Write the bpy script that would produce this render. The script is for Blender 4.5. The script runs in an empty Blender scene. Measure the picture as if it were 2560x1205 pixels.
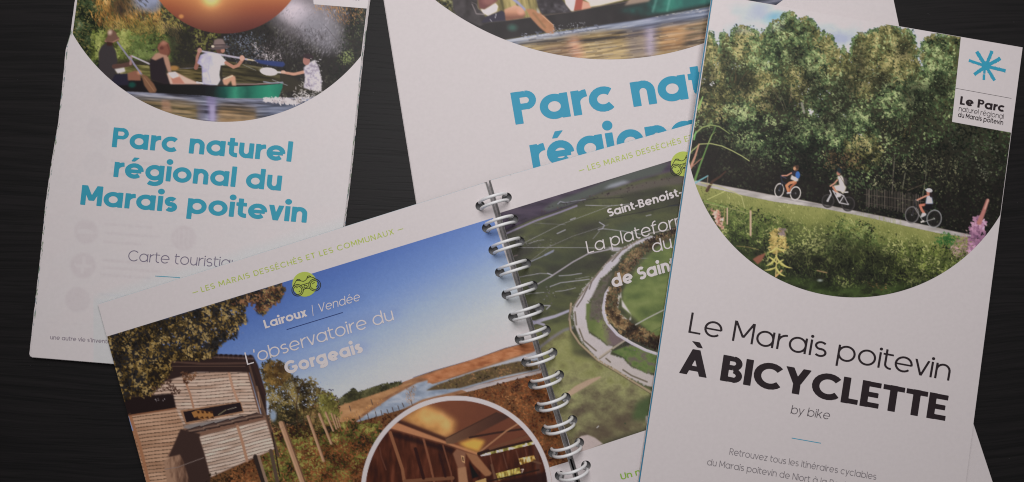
import bpy, math
import numpy as np
# ---------------------------------------------------------------- camera, light, exposure
sc = bpy.context.scene
F = 2000.0; UNIT = 0.128e-3; DIST = F*UNIT; TILT = math.radians(3.5)     # the photograph is a hand-held close-up looking almost straight down
CAM = np.array((0, -DIST*math.sin(TILT), DIST*math.cos(TILT)))
cam = bpy.data.cameras.new('camera'); cam_o = bpy.data.objects.new('camera', cam); sc.collection.objects.link(cam_o)
cam.sensor_width = 36; cam.lens = 36*F/2560; cam.clip_start = .01; cam.clip_end = 20
cam_o.location = CAM; cam_o.rotation_euler = (TILT, 0, 0); sc.camera = cam_o
sc.render.resolution_x = 1024; sc.render.resolution_y = 482
sc.cycles.filter_width = 1.1
sc.view_settings.view_transform = 'Standard'; sc.view_settings.look = 'None'; sc.view_settings.exposure = 0; sc.view_settings.gamma = 1
world = bpy.data.worlds.new('World'); sc.world = world; world.use_nodes = True
world.node_tree.nodes['Background'].inputs[0].default_value = (1, .97, .98, 1); world.node_tree.nodes['Background'].inputs[1].default_value = .12
def area(name, loc, target, size, power, col):
    l = bpy.data.lights.new(name, 'AREA'); l.shape = 'RECTANGLE'; l.size, l.size_y = size; l.energy = power; l.color = col
    o = bpy.data.objects.new(name, l); sc.collection.objects.link(o); o.location = loc
    d = np.array(target, float)-np.array(loc, float); d /= np.linalg.norm(d)
    from mathutils import Vector
    o.rotation_euler = Vector(d).to_track_quat('-Z', 'Y').to_euler(); return o
area('window_light', (.012, .165, .36), (.01, .03, 0), (.26, .20), 1.07, (1, .975, .978))

# ---------------------------------------------------------------- helpers
def P(px, py, z_mm):
    """the point z_mm above the table that the photograph shows at (px, py)"""
    px = np.asarray(px, float); py = np.asarray(py, float); z = np.asarray(z_mm, float)*1e-3+0*px
    cx = (px-1280)/F; cy = -(py-602.5)/F; ct, st = math.cos(TILT), math.sin(TILT)
    dx = cx; dy = cy*ct+st; dz = cy*st-ct; t = (z-CAM[2])/dz
    return np.stack([CAM[0]+dx*t, CAM[1]+dy*t, CAM[2]+dz*t], -1)
def lin(c):
    c = np.clip(np.asarray(c, float)/255., 0, 1); return np.where(c <= .04045, c/12.92, ((c+.055)/1.055)**2.4)
PAPER = np.array((.80, .735, .738))
def albedo(c, ref): return np.clip((lin(c)-.004)/lin(ref), .008, 1.02)*PAPER
def tag(o, label=None, cat=None, group=None, kind=None):
    for k, v in (('label', label), ('category', cat), ('group', group), ('kind', kind)):
        if v: o[k] = v
    return o
def mesh_obj(name, V, faces, mat, parent=None, cols=None, smooth=False):
    me = bpy.data.meshes.new(name); me.from_pydata(np.asarray(V).tolist(), [], faces)
    if cols is not None:
        at = me.color_attributes.new('ink', 'FLOAT_COLOR', 'POINT'); at.data.foreach_set('color', np.c_[cols, np.ones(len(cols))].astype(np.float32).ravel())
    if smooth: me.polygons.foreach_set('use_smooth', [True]*len(me.polygons))
    me.materials.append(mat); o = bpy.data.objects.new(name, me); sc.collection.objects.link(o)
    if parent: o.parent = parent; o.matrix_parent_inverse = parent.matrix_world.inverted()
    return o
def thing(name, label, cat, loc):
    o = bpy.data.objects.new(name, None); sc.collection.objects.link(o); o.location = loc; o.empty_display_size = .01
    bpy.context.view_layer.update(); return tag(o, label, cat)

# ---- signed fields on the photograph's plane (negative inside) and the mesher that cuts them out
def f_convex(pts):
    pts = [np.array(p, float) for p in pts]; A = sum(pts[i][0]*pts[(i+1) % len(pts)][1]-pts[(i+1) % len(pts)][0]*pts[i][1] for i in range(len(pts)))
    if A < 0: pts = pts[::-1]
    def f(X, Y):
        d = None
        for i in range(len(pts)):
            a, b = pts[i], pts[(i+1) % len(pts)]; L = math.hypot(*(b-a)); v = ((X-a[0])*(b[1]-a[1])-(Y-a[1])*(b[0]-a[0]))/L
            d = v if d is None else np.maximum(d, v)
        return d
    return f
def f_circle(cx, cy, r): return lambda X, Y: np.hypot(X-cx, Y-cy)-r
def f_and(*fs):
    def f(X, Y):
        d = fs[0](X, Y)
        for g in fs[1:]: d = np.maximum(d, g(X, Y))
        return d
    return f
def f_or(*fs):
    def f(X, Y):
        d = fs[0](X, Y)
        for g in fs[1:]: d = np.minimum(d, g(X, Y))
        return d
    return f
def f_not(g): return lambda X, Y: -g(X, Y)
def region(field, box, step, zf, colf=None, arr=None):
    """cut {field<0} out of a grid; vertices land on the outline. Returns V, faces, colours"""
    x0, y0, x1, y1 = box; nx = max(2, int(math.ceil((x1-x0)/step))+1); ny = max(2, int(math.ceil((y1-y0)/step))+1)
    xs = np.linspace(x0, x1, nx); ys = np.linspace(y0, y1, ny); X, Y = np.meshgrid(xs, ys)
    Fv = field(X, Y) if arr is None else arr(X, Y); Fv = np.where(np.abs(Fv) < 1e-4, 1e-4, Fv)
    ins = Fv < 0; idx = np.arange(nx*ny).reshape(ny, nx)
    a = ins[:-1, :-1]; b = ins[:-1, 1:]; c = ins[1:, 1:]; d = ins[1:, :-1]; full = a & b & c & d; mixed = (a | b | c | d) & ~full
    q = np.stack([idx[:-1, :-1][full], idx[1:, :-1][full], idx[1:, 1:][full], idx[:-1, 1:][full]], 1)
    fx, fy, fv = X.ravel(), Y.ravel(), Fv.ravel(); faces = q.tolist(); ex, ey = [], []; cache = {}; base = nx*ny
    def cut(i, j):
        k = (i, j) if i < j else (j, i)
        if k not in cache:
            i, j = k; t = fv[i]/(fv[i]-fv[j]); cache[k] = base+len(ex); ex.append(fx[i]+(fx[j]-fx[i])*t); ey.append(fy[i]+(fy[j]-fy[i])*t)
        return cache[k]
    for j, i in zip(*np.nonzero(mixed)):
        A, B, C_, D = int(idx[j, i]), int(idx[j, i+1]), int(idx[j+1, i+1]), int(idx[j+1, i])
        for tri in ((A, D, C_), (A, C_, B)):
            poly = []
            for k in range(3):
                p, r = tri[k], tri[(k+1) % 3]
                if fv[p] < 0: poly.append(p)
                if (fv[p] < 0) != (fv[r] < 0): poly.append(cut(p, r))
            if len(poly) >= 3: faces.append(poly)
    ax = np.concatenate([fx, ex]) if ex else fx; ay = np.concatenate([fy, ey]) if ey else fy
    used = np.zeros(len(ax), bool)
    for f_ in (q.ravel(),): used[f_] = True
    for f_ in faces[len(q):]:
        for v in f_: used[v] = True
    remap = np.cumsum(used)-1; ax, ay = ax[used], ay[used]; q2 = remap[q].tolist() if len(q) else []
    faces = q2+[[int(remap[v]) for v in f_] for f_ in faces[len(q):]]
    V = P(ax, ay, zf(ax, ay)); return V, faces, (colf(ax, ay) if colf else None)
def merge(parts):
    V = []; Fc = []; n = 0
    for v, f in parts: V.append(np.asarray(v)); Fc += [[i+n for i in q] for q in f]; n += len(v)
    return np.concatenate(V), Fc
def patch(q, zf, cell=24):
    """bilinear sheet between four corners (straight, unclipped outline)"""
    q = np.array(q, float); n = max(2, int(max(np.hypot(*(q[1]-q[0])), np.hypot(*(q[2]-q[3])))/cell)); m = max(2, int(max(np.hypot(*(q[3]-q[0])), np.hypot(*(q[2]-q[1])))/cell))
    u, v = np.meshgrid(np.linspace(0, 1, n+1), np.linspace(0, 1, m+1)); u = u.ravel()[:, None]; v = v.ravel()[:, None]
    p = (q[0]*(1-u)+q[1]*u)*(1-v)+(q[3]*(1-u)+q[2]*u)*v
    return P(p[:, 0], p[:, 1], zf(p[:, 0], p[:, 1])), [[j*(n+1)+i, (j+1)*(n+1)+i, (j+1)*(n+1)+i+1, j*(n+1)+i+1] for j in range(m) for i in range(n)]
def skirt(pts, zf, thick, close=True, sub=40, up=.0):
    """side wall under an outline given in the photograph's plane"""
    L = []
    n = len(pts); rng_ = range(n if close else n-1)
    for i in rng_:
        (xa, ya), (xb, yb) = pts[i], pts[(i+1) % n]; m = max(1, int(math.hypot(xb-xa, yb-ya)/sub)); L += [(xa+(xb-xa)*k/m, ya+(yb-ya)*k/m) for k in range(m)]
    if not close: L.append(pts[-1])
    x = np.array([p[0] for p in L]); y = np.array([p[1] for p in L]); T = P(x, y, zf(x, y)); T[:, 2] += up*1e-3; B = T.copy(); B[:, 2] -= thick*1e-3; m = len(L)
    return np.concatenate([T, B]), [[i, (i+1) % m, m+(i+1) % m, m+i] for i in range(m if close else m-1)]

# ---- materials
def mat(name, col=(.8, .8, .8), rough=.5, metal=0, spec=.5, attr=False, bump=0, bscale=900, coat=0):
    m = bpy.data.materials.new(name); m.use_nodes = True; nt = m.node_tree; b = nt.nodes['Principled BSDF']; b.inputs['Base Color'].default_value = (*col, 1)
    b.inputs['Roughness'].default_value = rough; b.inputs['Metallic'].default_value = metal; b.inputs['Specular IOR Level'].default_value = spec; b.inputs['Coat Weight'].default_value = coat
    tc = nt.nodes.new('ShaderNodeTexCoord')
    n = nt.nodes.new('ShaderNodeTexNoise'); n.inputs['Scale'].default_value = bscale; n.inputs['Detail'].default_value = 4; nt.links.new(tc.outputs['Object'], n.inputs['Vector'])
    mp = nt.nodes.new('ShaderNodeMapRange'); mp.inputs['To Min'].default_value = .955; mp.inputs['To Max'].default_value = 1.045; nt.links.new(n.outputs['Fac'], mp.inputs['Value'])
    mx = nt.nodes.new('ShaderNodeMix'); mx.data_type = 'RGBA'; mx.blend_type = 'MULTIPLY'; mx.inputs[0].default_value = 1
    if attr:
        a = nt.nodes.new('ShaderNodeAttribute'); a.attribute_name = 'ink'; nt.links.new(a.outputs['Color'], mx.inputs[6])
    else: mx.inputs[6].default_value = (*col, 1)
    nt.links.new(mp.outputs[0], mx.inputs[7]); nt.links.new(mx.outputs[2], b.inputs['Base Color'])
    if bump:
        n2 = nt.nodes.new('ShaderNodeTexNoise'); n2.inputs['Scale'].default_value = bscale*1.7; n2.inputs['Detail'].default_value = 3; nt.links.new(tc.outputs['Object'], n2.inputs['Vector'])
        bp = nt.nodes.new('ShaderNodeBump'); bp.inputs['Strength'].default_value = bump; bp.inputs['Distance'].default_value = 2e-5; nt.links.new(n2.outputs['Fac'], bp.inputs['Height']); nt.links.new(bp.outputs[0], b.inputs['Normal'])
    return m
M_print = mat('printed_ink', rough=.5, spec=.28, attr=True, bump=.25)
M_paper = mat('uncoated_paper', tuple(PAPER), rough=.62, spec=.25, bump=.3)
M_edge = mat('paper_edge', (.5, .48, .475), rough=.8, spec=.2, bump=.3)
M_wire = mat('white_coated_wire', (.97, .97, .98), rough=.35, spec=.5)
M_grey = mat('grey_card', (.42, .42, .42), rough=.6, spec=.3)
def ink(name, disp, ref): return mat(name, tuple(albedo(disp, ref)), rough=.5, spec=.28)
# ---------------------------------------------------------------- print artwork (painted in numpy, carried by the print meshes as colours)
rng = np.random.default_rng(7)
_T = rng.random((8, 256, 256)).astype(np.float32)
def vn(X, Y, s, seed=0):
    x = np.asarray(X, np.float32)/s + 31.7*seed; y = np.asarray(Y, np.float32)/s + 17.3*seed
    xi = np.floor(x).astype(int); yi = np.floor(y).astype(int); fx = x-xi; fy = y-yi
    fx = fx*fx*(3-2*fx); fy = fy*fy*(3-2*fy); T = _T[seed % 8]
    a = T[yi & 255, xi & 255]; b = T[yi & 255, (xi+1) & 255]; c = T[(yi+1) & 255, xi & 255]; d = T[(yi+1) & 255, (xi+1) & 255]
    return (a*(1-fx)+b*fx)*(1-fy) + (c*(1-fx)+d*fx)*fy
def fbm(X, Y, s, o=3, seed=0):
    t = 0; w = 0
    for k in range(o):
        t = t + vn(X, Y, s/2**k, seed+k)/2**k; w += 1/2**k
    return t/w
def rot(X, Y, deg):
    a = math.radians(deg); return X*math.cos(a)+Y*math.sin(a), -X*math.sin(a)+Y*math.cos(a)
def Zc(pts, ox, oy, s): return [(ox+x/s, oy+y/s) for x, y in pts]
def inpoly(px, py, pts):
    ins = np.zeros(np.shape(px), bool); n = len(pts)
    for i in range(n):
        x1, y1 = pts[i]; x2, y2 = pts[(i+1) % n]
        if y1 == y2: continue
        c = ((y1 > py) != (y2 > py)) & (px < (x2-x1)*(py-y1)/(y2-y1)+x1); ins ^= c
    return ins
def ramp(pal, t):
    pal = np.array(pal, np.float32); t = np.clip(t, 0, 1)*(len(pal)-1); i = np.minimum(t.astype(int), len(pal)-2); f = (t-i)[..., None]
    return pal[i]*(1-f)+pal[i+1]*f
_ST = {}
def bblur(m, r):
    for ax in (0, 1, 0, 1):
        p = np.pad(m, [(r+1, r) if k == ax else (0, 0) for k in (0, 1)], mode='edge').cumsum(ax); n = m.shape[ax]
        m = (p.take(range(2*r+1, 2*r+1+n), ax)-p.take(range(0, n), ax))/(2*r+1)
    return m
def stamp(r, asp, ang):
    k = (round(r*2), round(asp*4), int(ang/15) % 12)
    if k not in _ST:
        R = int(math.ceil(r))+1; y, x = np.mgrid[-R:R+1, -R:R+1].astype(np.float32)
        u, v = rot(x, y, k[2]*15); d = np.sqrt((u/max(r, .5))**2+(v/max(r*asp, .45))**2)
        d = d+.25*np.sin(3*np.arctan2(v, u)+k[2]); _ST[k] = (R, np.clip((1.15-d)*max(r*asp, .8)*1.1, 0, 1)[..., None])
    return _ST[k]
class Canvas:
    def __init__(s, x0, y0, x1, y1, col=(128, 128, 128)):
        s.x0, s.y0 = x0, y0; s.w, s.h = int(x1-x0), int(y1-y0); s.a = np.zeros((s.h, s.w, 3), np.float32)+np.array(col, np.float32)
        s.Y, s.X = np.mgrid[0:s.h, 0:s.w].astype(np.float32); s.X += x0+.5; s.Y += y0+.5
    def box(s, xa, ya, xb, yb, m=3):
        i0 = max(0, int(xa-s.x0-m)); i1 = min(s.w, int(xb-s.x0+m)+1); j0 = max(0, int(ya-s.y0-m)); j1 = min(s.h, int(yb-s.y0+m)+1)
        return (slice(j0, j1), slice(i0, i1)) if i1 > i0 and j1 > j0 else None
    def put(s, sl, m, col, a=1):
        if callable(col): col = col(s.X[sl], s.Y[sl])
        m = np.clip(m, 0, 1)[..., None]*a; s.a[sl] = s.a[sl]*(1-m)+np.asarray(col, np.float32)*m
    def mask(s, sl, pts):
        m = 0
        for dx in (-.25, .25):
            for dy in (-.25, .25): m = m+inpoly(s.X[sl]+dx, s.Y[sl]+dy, pts)
        return m/4.
    def poly(s, pts, col, a=1, soft=0):
        xs = [p[0] for p in pts]; ys = [p[1] for p in pts]; sl = s.box(min(xs), min(ys), max(xs), max(ys), 3+3*soft)
        if sl is None: return
        m = s.mask(sl, pts)
        if soft: m = bblur(m, max(1, int(soft)))
        s.put(sl, m, col, a)
    def line(s, pts, w, col, a=1, w1=None, soft=.6):
        w1 = w if w1 is None else w1; n = len(pts)-1; W = max(w, w1)
        xs = [p[0] for p in pts]; ys = [p[1] for p in pts]; sl = s.box(min(xs), min(ys), max(xs), max(ys), W+3)
        if sl is None: return
        X, Y = s.X[sl], s.Y[sl]; best = np.full(X.shape, -9., np.float32)
        for i in range(n):
            x1, y1 = pts[i]; x2, y2 = pts[i+1]; L = (x2-x1)**2+(y2-y1)**2+1e-6
            t = np.clip(((X-x1)*(x2-x1)+(Y-y1)*(y2-y1))/L, 0, 1); d = np.hypot(X-x1-t*(x2-x1), Y-y1-t*(y2-y1))
            best = np.maximum(best, (w+(w1-w)*(i+t)/n)/2-d)
        s.put(sl, best/(2*soft)+.5, col, a*min(1, max(W, .3)/.8))
    def ell(s, cx, cy, rx, ry, col, ang=0, a=1, soft=.6):
        R = max(rx, ry)+2*soft; sl = s.box(cx-R, cy-R, cx+R, cy+R)
        if sl is None: return
        u, v = rot(s.X[sl]-cx, s.Y[sl]-cy, ang); d = (1-np.sqrt((u/rx)**2+(v/ry)**2))*min(rx, ry)
        s.put(sl, d/(2*soft)+.5, col, a)
    def ring(s, cx, cy, rx, ry, w, col, ang=0, a=1):
        R = max(rx, ry)+w; sl = s.box(cx-R, cy-R, cx+R, cy+R)
        if sl is None: return
        u, v = rot(s.X[sl]-cx, s.Y[sl]-cy, ang); d = (1-np.sqrt((u/rx)**2+(v/ry)**2))*(rx+ry)/2
        s.put(sl, (w/2-np.abs(d))/1.1+.5, col, a)
    def dabs(s, pts, n, size, pal, clump=30, asp=.55, ang=None, jit=.16, bias=None, a=.85, seed=1, gain=1.7, off=0, fe=5):
        xs = [p[0] for p in pts]; ys = [p[1] for p in pts]
        xa, xb = max(min(xs), s.x0-4), min(max(xs), s.x0+s.w+4); ya, yb = max(min(ys), s.y0-4), min(max(ys), s.y0+s.h+4)
        if xa >= xb or ya >= yb: return
        full = (max(xs)-min(xs))*(max(ys)-min(ys)); n = int(n*(xb-xa)*(yb-ya)/full)
        g = np.random.default_rng(seed*13+5); px = g.uniform(xa, xb, n); py = g.uniform(ya, yb, n); k = inpoly(px, py, pts); px = px[k]; py = py[k]; px = px+g.normal(0, fe, len(px)); py = py+g.normal(0, fe, len(px))
        t = (fbm(px, py, clump, 3, seed)-.5)*gain+.5+off+g.normal(0, jit, len(px))
        if bias is not None: t = t+bias(px, py)
        cols = ramp(pal, t); r = g.uniform(size[0], size[1], len(px)); an = g.uniform(0, 180, len(px)) if ang is None else ang+g.normal(0, 14, len(px))
        cols *= (1+g.normal(0, .07, (len(px), 1))); A = s.a; W, H = s.w, s.h; X0, Y0 = s.x0, s.y0
        for i in range(len(px)):
            R, m = stamp(r[i], asp, an[i]); cx = int(px[i]-X0); cy = int(py[i]-Y0); i0 = cx-R; j0 = cy-R; i1 = cx+R+1; j1 = cy+R+1
            if i0 < 0 or j0 < 0 or i1 > W or j1 > H:
                if i1 <= 0 or j1 <= 0 or i0 >= W or j0 >= H: continue
                m = m[max(0, -j0):m.shape[0]-max(0, j1-H), max(0, -i0):m.shape[1]-max(0, i1-W)]; i0 = max(i0, 0); j0 = max(j0, 0); i1 = min(i1, W); j1 = min(j1, H)
            v = A[j0:j1, i0:i1]; v += (cols[i]-v)*(m*a)
    def sample(s, x, y):
        b = s._b if hasattr(s, '_b') else None
        if b is None:
            p = np.pad(s.a, ((1, 1), (1, 1), (0, 0)), mode='edge')
            b = s._b = (p[1:-1, 1:-1]*8+p[:-2, 1:-1]+p[2:, 1:-1]+p[1:-1, :-2]+p[1:-1, 2:])/12
        fx = np.clip(np.asarray(x)-s.x0-.5, 0, s.w-1.001); fy = np.clip(np.asarray(y)-s.y0-.5, 0, s.h-1.001)
        i = fx.astype(int); j = fy.astype(int); fx = (fx-i)[:, None]; fy = (fy-j)[:, None]
        return (b[j, i]*(1-fx)+b[j, i+1]*fx)*(1-fy)+(b[j+1, i]*(1-fx)+b[j+1, i+1]*fx)*fy
def rect(xa, ya, xb, yb): return [(xa, ya), (xb, ya), (xb, yb), (xa, yb)]
def leaf(C, x0, y0, x1, y1, w, col, bend=0):
    mx, my = (x0+x1)/2-(y1-y0)*bend, (y0+y1)/2+(x1-x0)*bend
    n = 6; P = [((1-t)**2*x0+2*t*(1-t)*mx+t*t*x1, (1-t)**2*y0+2*t*(1-t)*my+t*t*y1) for t in [i/n for i in range(n+1)]]
    C.line(P[:4], w*.4, col, w1=w); C.line(P[3:], w, col, w1=.5)

def water(C, pts, cols, deg, sx=60, sy=4, seed=2, a=1, gain=1.8, soft=0):
    def f(X, Y):
        u, v = rot(X, Y, deg); t = .55*vn(u/sx*sy, v, sy, seed)+.3*vn(u/sx*sy, v, sy*2.6, seed+1)+.15*vn(u/sx*sy*2, v, sy*.5, seed+2)
        return ramp(cols, (t-.5)*gain+.5)
    C.poly(pts, f, a, soft)

def paint_canoe_small():
    """the leaflet's photograph: four paddlers in two canoes under willows, a sunset disc above"""
    C = Canvas(150, -90, 925, 312, (60, 60, 42)); z = lambda p: Zc(p, 160, 0, 4.634); q = lambda p: Zc(p, 460, 80, 5.022); w = lambda p: Zc(p, 60, 0, 2.844)
    full = rect(150, -90, 925, 312)
    C.poly(full, lambda X, Y: ramp([(92, 84, 48), (74, 72, 42), (50, 48, 40), (44, 38, 36), (38, 34, 33)], (X-230)/420+fbm(X, Y, 60, 2, 3)*.5-.2))
    C.dabs(full, 9000, (2, 5), [(38, 38, 26), (72, 72, 36), (104, 102, 52), (130, 118, 66)], 46, off=.02, bias=lambda x, y: -np.clip((x-400)/260, -.25, .75)*.7, seed=3)
    C.dabs(rect(150, -90, 262, 175), 3400, (1.5, 4.2), [(20, 26, 20), (40, 52, 32), (66, 80, 50), (128, 140, 116)], 26, off=-.1, seed=2)
    # golden reeds at the top
    C.dabs(rect(236, -90, 400, 62), 2400, (3, 8), [(60, 44, 34), (120, 84, 40), (172, 122, 56), (196, 152, 92)], 34, asp=.2, ang=80, seed=5, off=.05)
    C.dabs(rect(262, 50, 450, 112), 2200, (2, 5), [(72, 62, 30), (122, 106, 50), (152, 126, 62), (164, 132, 80)], 30, asp=.35, ang=70, seed=6)
    C.dabs(rect(230, 80, 330, 150), 1100, (2, 5), [(50, 54, 28), (98, 108, 48), (146, 148, 80)], 20, seed=8, off=.05)
    C.dabs(rect(330, 88, 440, 160), 900, (2, 5), [(40, 46, 28), (76, 90, 44), (104, 116, 62)], 26, seed=9)
    C.ell(306, 14, 30, 26, (50, 42, 40), a=.55, soft=10)
    C.ell(368, 0, 34, 26, (128, 134, 160), a=.95, soft=9); C.ell(384, 20, 14, 12, (104, 106, 120), a=.6, soft=5)
    C.dabs(rect(325, -30, 372, 40), 120, (3, 8), [(60, 58, 60), (90, 84, 70)], 20, asp=.2, ang=60, seed=4, a=.5)
    # dark willow on the right with pale spray
    C.poly([(560, 60), (925, -90), (925, 300), (560, 240)], (42, 38, 38), .75, 8)
    C.dabs([(560, 70), (925, -60), (925, 300), (600, 235)], 3600, (1.5, 4), [(30, 28, 28), (44, 42, 38), (62, 60, 50), (92, 90, 80)], 30, off=-.12, seed=11)
    C.ell(760, 30, 92, 62, (138, 128, 134), ang=18, a=.8, soft=22); C.ell(740, 30, 44, 26, (188, 172, 180), ang=20, a=.9, soft=14); C.ell(800, 80, 60, 38, (122, 118, 126), ang=35, a=.75, soft=16)
    C.dabs(rect(690, -20, 870, 140), 1500, (2, 5), [(92, 88, 92), (130, 124, 130), (168, 158, 166)], 26, asp=.3, ang=120, seed=12, a=.4)
    C.dabs([(690, 60), (820, 80), (800, 150), (640, 150)], 800, (2, 5), [(42, 38, 38), (64, 58, 60), (90, 84, 88)], 24, asp=.3, ang=110, seed=13, a=.6)
    for k in range(14):
        x = 700+k*9; C.line([(x, 60+k % 4*9), (x+18, 80+k % 3*12), (x+40, 88+k % 5*10)], .8, (70, 62, 66), .6)
    C.dabs([(760, -90), (925, -90), (910, 44), (870, 60), (790, 22)], 1500, (2, 5), [(104, 60, 34), (160, 102, 52), (190, 134, 70), (150, 118, 100)], 22, asp=.3, ang=75, seed=14)
    C.dabs([(880, 20), (925, 20), (915, 260), (820, 190), (850, 110)], 900, (1.5, 3.5), [(26, 30, 26), (36, 42, 34), (52, 58, 44)], 24, seed=15)
    C.dabs(rect(852, 128, 882, 158), 120, (1.5, 3), [(60, 70, 40), (128, 136, 82)], 10, seed=16); C.dabs(rect(872, 50, 905, 100), 60, (1, 2.5), [(60, 70, 40), (112, 116, 80)], 10, seed=17)
    C.dabs(rect(560, 88, 660, 150), 420, (1, 3), [(52, 56, 62), (84, 90, 104), (120, 124, 140)], 22, seed=18, off=-.1)
    C.dabs([(630, 108), (700, 128), (706, 152), (664, 158), (634, 140)], 420, (1, 2.6), [(70, 62, 62), (126, 114, 116), (188, 176, 178)], 9, seed=19)
    # sunset disc
    def sun(X, Y):
        d = np.hypot(X-563, Y+121)/205; c = ramp([(196, 136, 82), (170, 100, 58), (140, 72, 48), (110, 55, 45), (84, 40, 38)], (Y+40)/118)
        g = (.85*np.exp(-((X-528)**2+(Y+6)**2)/(2*15.**2))+.3*np.exp(-((X-528)**2+(Y+6)**2)/(2*50.**2)))[..., None]; return c*(1-g)+np.array((252, 196, 110))*g
    C.ell(563, -121, 205, 205, sun); C.ell(453, 41, 6, 5, (196, 130, 70), a=.8, soft=2)
    # river behind the canoe
    C.poly([(248, 150), (400, 150), (560, 168), (700, 176), (800, 230), (300, 226)], (54, 48, 38), .85, 3)
    water(C, [(300, 160), (376, 164), (376, 206), (300, 200)], [(70, 66, 36), (112, 106, 58), (146, 132, 84)], 4, 30, 4)
    water(C, [(420, 168), (505, 172), (505, 210), (430, 206)], [(40, 36, 26), (84, 72, 42), (110, 94, 60)], 4, 30, 3, 3)
    water(C, [(556, 150), (700, 176), (700, 206), (556, 210)], [(42, 38, 28), (74, 66, 42), (98, 90, 66)], 6, 40, 4, 4)
    C.poly(z([(1180, 300), (1500, 380), (1530, 700), (1260, 800), (1230, 560)]), (40, 38, 34), .7, 4)
    # river in front
    water(C, [(290, 216), (480, 236), (690, 246), (925, 235), (925, 312), (290, 312)], [(34, 34, 42), (74, 74, 88), (116, 118, 138), (164, 162, 176)], 4, 70, 4, 2)
    water(C, [(330, 244), (450, 252), (500, 262), (500, 312), (330, 312)], [(64, 56, 38), (120, 98, 60), (158, 126, 82)], 4, 60, 4, 3, .85, soft=9)
    water(C, [(545, 262), (610, 264), (660, 282), (660, 312), (540, 312)], [(86, 68, 44), (148, 112, 68), (176, 138, 92)], 4, 50, 4, 5, .8, soft=9)
    water(C, [(404, 250), (424, 252), (430, 280), (404, 276)], [(150, 104, 84), (186, 138, 112)], 4, 30, 4, 5, .6, soft=3)
    C.poly([(516, 240), (540, 240), (540, 304), (520, 304)], (124, 110, 150), .7, 4); C.poly([(524, 262), (538, 262), (536, 304), (526, 304)], (158, 146, 176), .7, 2)
    C.poly([(490, 262), (514, 262), (514, 304), (496, 304)], (98, 92, 112), .5, 3)
    water(C, [(640, 266), (760, 250), (860, 226), (860, 312), (640, 312)], [(46, 50, 62), (84, 90, 110), (132, 136, 156)], -3, 60, 4, 6, .7, soft=4)
    # rear canoe + hull
    C.poly(z([(650, 880), (900, 900), (1010, 930), (1160, 965), (1761, 980), (1761, 1080), (1400, 1090), (1050, 1075), (700, 1060), (560, 960)]), (30, 26, 28), 1, 1)
    C.poly(q([(-400, 650), (0, 655), (300, 680), (700, 680), (1000, 668), (1240, 645), (1235, 700), (1185, 830), (900, 835), (560, 835), (250, 800), (0, 785), (-400, 760)]),
           lambda X, Y: ramp([(26, 24, 26), (28, 34, 34), (22, 70, 62), (46, 128, 100), (26, 84, 70), (30, 112, 88), (36, 128, 98), (28, 108, 86)], (X-505)/195+.05*(fbm(X, Y, 12, 2, 3)-.5)), 1)
    C.ell(330, 212, 9, 7, (22, 76, 66), a=.8, soft=3); C.line(q([(-400, 655), (0, 652), (330, 678), (660, 682), (1000, 664), (1240, 640)]), 1.6, (34, 24, 28))
    C.line(q([(655, 655), (900, 655), (1180, 640)]), 2.2, (150, 118, 112)); C.line(q([(1000, 625), (1100, 640), (1240, 632)]), 3, (128, 128, 140)); C.line(q([(1110, 600), (1300, 670)]), 1.2, (150, 150, 160))
    C.line(q([(520, 836), (1000, 836)]), 2, (128, 124, 132), .8)
    C.dabs(q([(1000, 830), (1200, 825), (1480, 860), (1420, 910), (1250, 900), (1020, 870)]), 500, (1.5, 4), [(150, 138, 140), (190, 176, 176), (214, 202, 200)], 10, seed=22, fe=1.5)
    # paddler 1
    C.line(z([(620, 490), (760, 680), (900, 860)]), 4.2, (124, 118, 132)); C.poly(z([(480, 500), (560, 520), (600, 590), (620, 700), (600, 800), (590, 930), (620, 980), (540, 960), (400, 800), (402, 600), (430, 540)]), (56, 50, 52), 1, 1)
    C.line(z([(580, 770), (680, 760), (770, 740)]), 11, (84, 58, 52)); C.line(z([(770, 740), (780, 650)]), 6, (142, 108, 100))
    C.poly(z([(590, 860), (740, 850), (760, 920), (740, 985), (600, 990), (540, 960)]), (40, 36, 50), 1, 1); C.poly(z([(735, 850), (830, 815), (885, 870), (890, 935), (740, 930)]), (128, 82, 64), 1, 1)
    C.ell(348, 181, 5, 5, (178, 120, 96), soft=3); C.poly(z([(585, 800), (700, 782), (710, 830), (620, 852)]), (188, 176, 172), 1, 1)
    C.line(z([(790, 650), (1000, 745)]), 4, (160, 150, 156)); C.line(z([(760, 660), (900, 870)]), 3.6, (128, 120, 140))
    C.ell(278, 97, 12, 6, (96, 66, 54), soft=1); C.poly(z([(470, 470), (500, 430), (510, 360), (560, 340), (600, 370), (615, 415), (640, 440), (620, 480), (560, 485)]), (104, 74, 62), 1, 1)
    C.ell(275, 81, 5, 6, (196, 168, 150), ang=20, a=.8, soft=3); C.line(z([(475, 478), (560, 490), (640, 450)]), 3, (140, 98, 84)); C.poly(z([(490, 480), (560, 490), (560, 530), (500, 530)]), (60, 38, 34), 1, 1)
    C.poly(z([(890, 855), (960, 880), (1040, 970), (1075, 1040), (1060, 1075), (990, 1075), (930, 990)]), (116, 80, 58), 1, 1); C.line(z([(930, 900), (1040, 1050)]), 2.5, (138, 100, 72), .8)
    # paddler 2
    C.ell(435, 170, 12, 6, (150, 106, 56), soft=2); C.line(z([(1340, 795), (1600, 780)]), 1.2, (120, 112, 116))
    C.poly(z([(1050, 640), (1120, 600), (1180, 640), (1190, 760), (1180, 850), (1230, 960), (1170, 975), (1010, 920), (990, 760), (1000, 680)]), (42, 34, 38), 1, 1)
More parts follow.
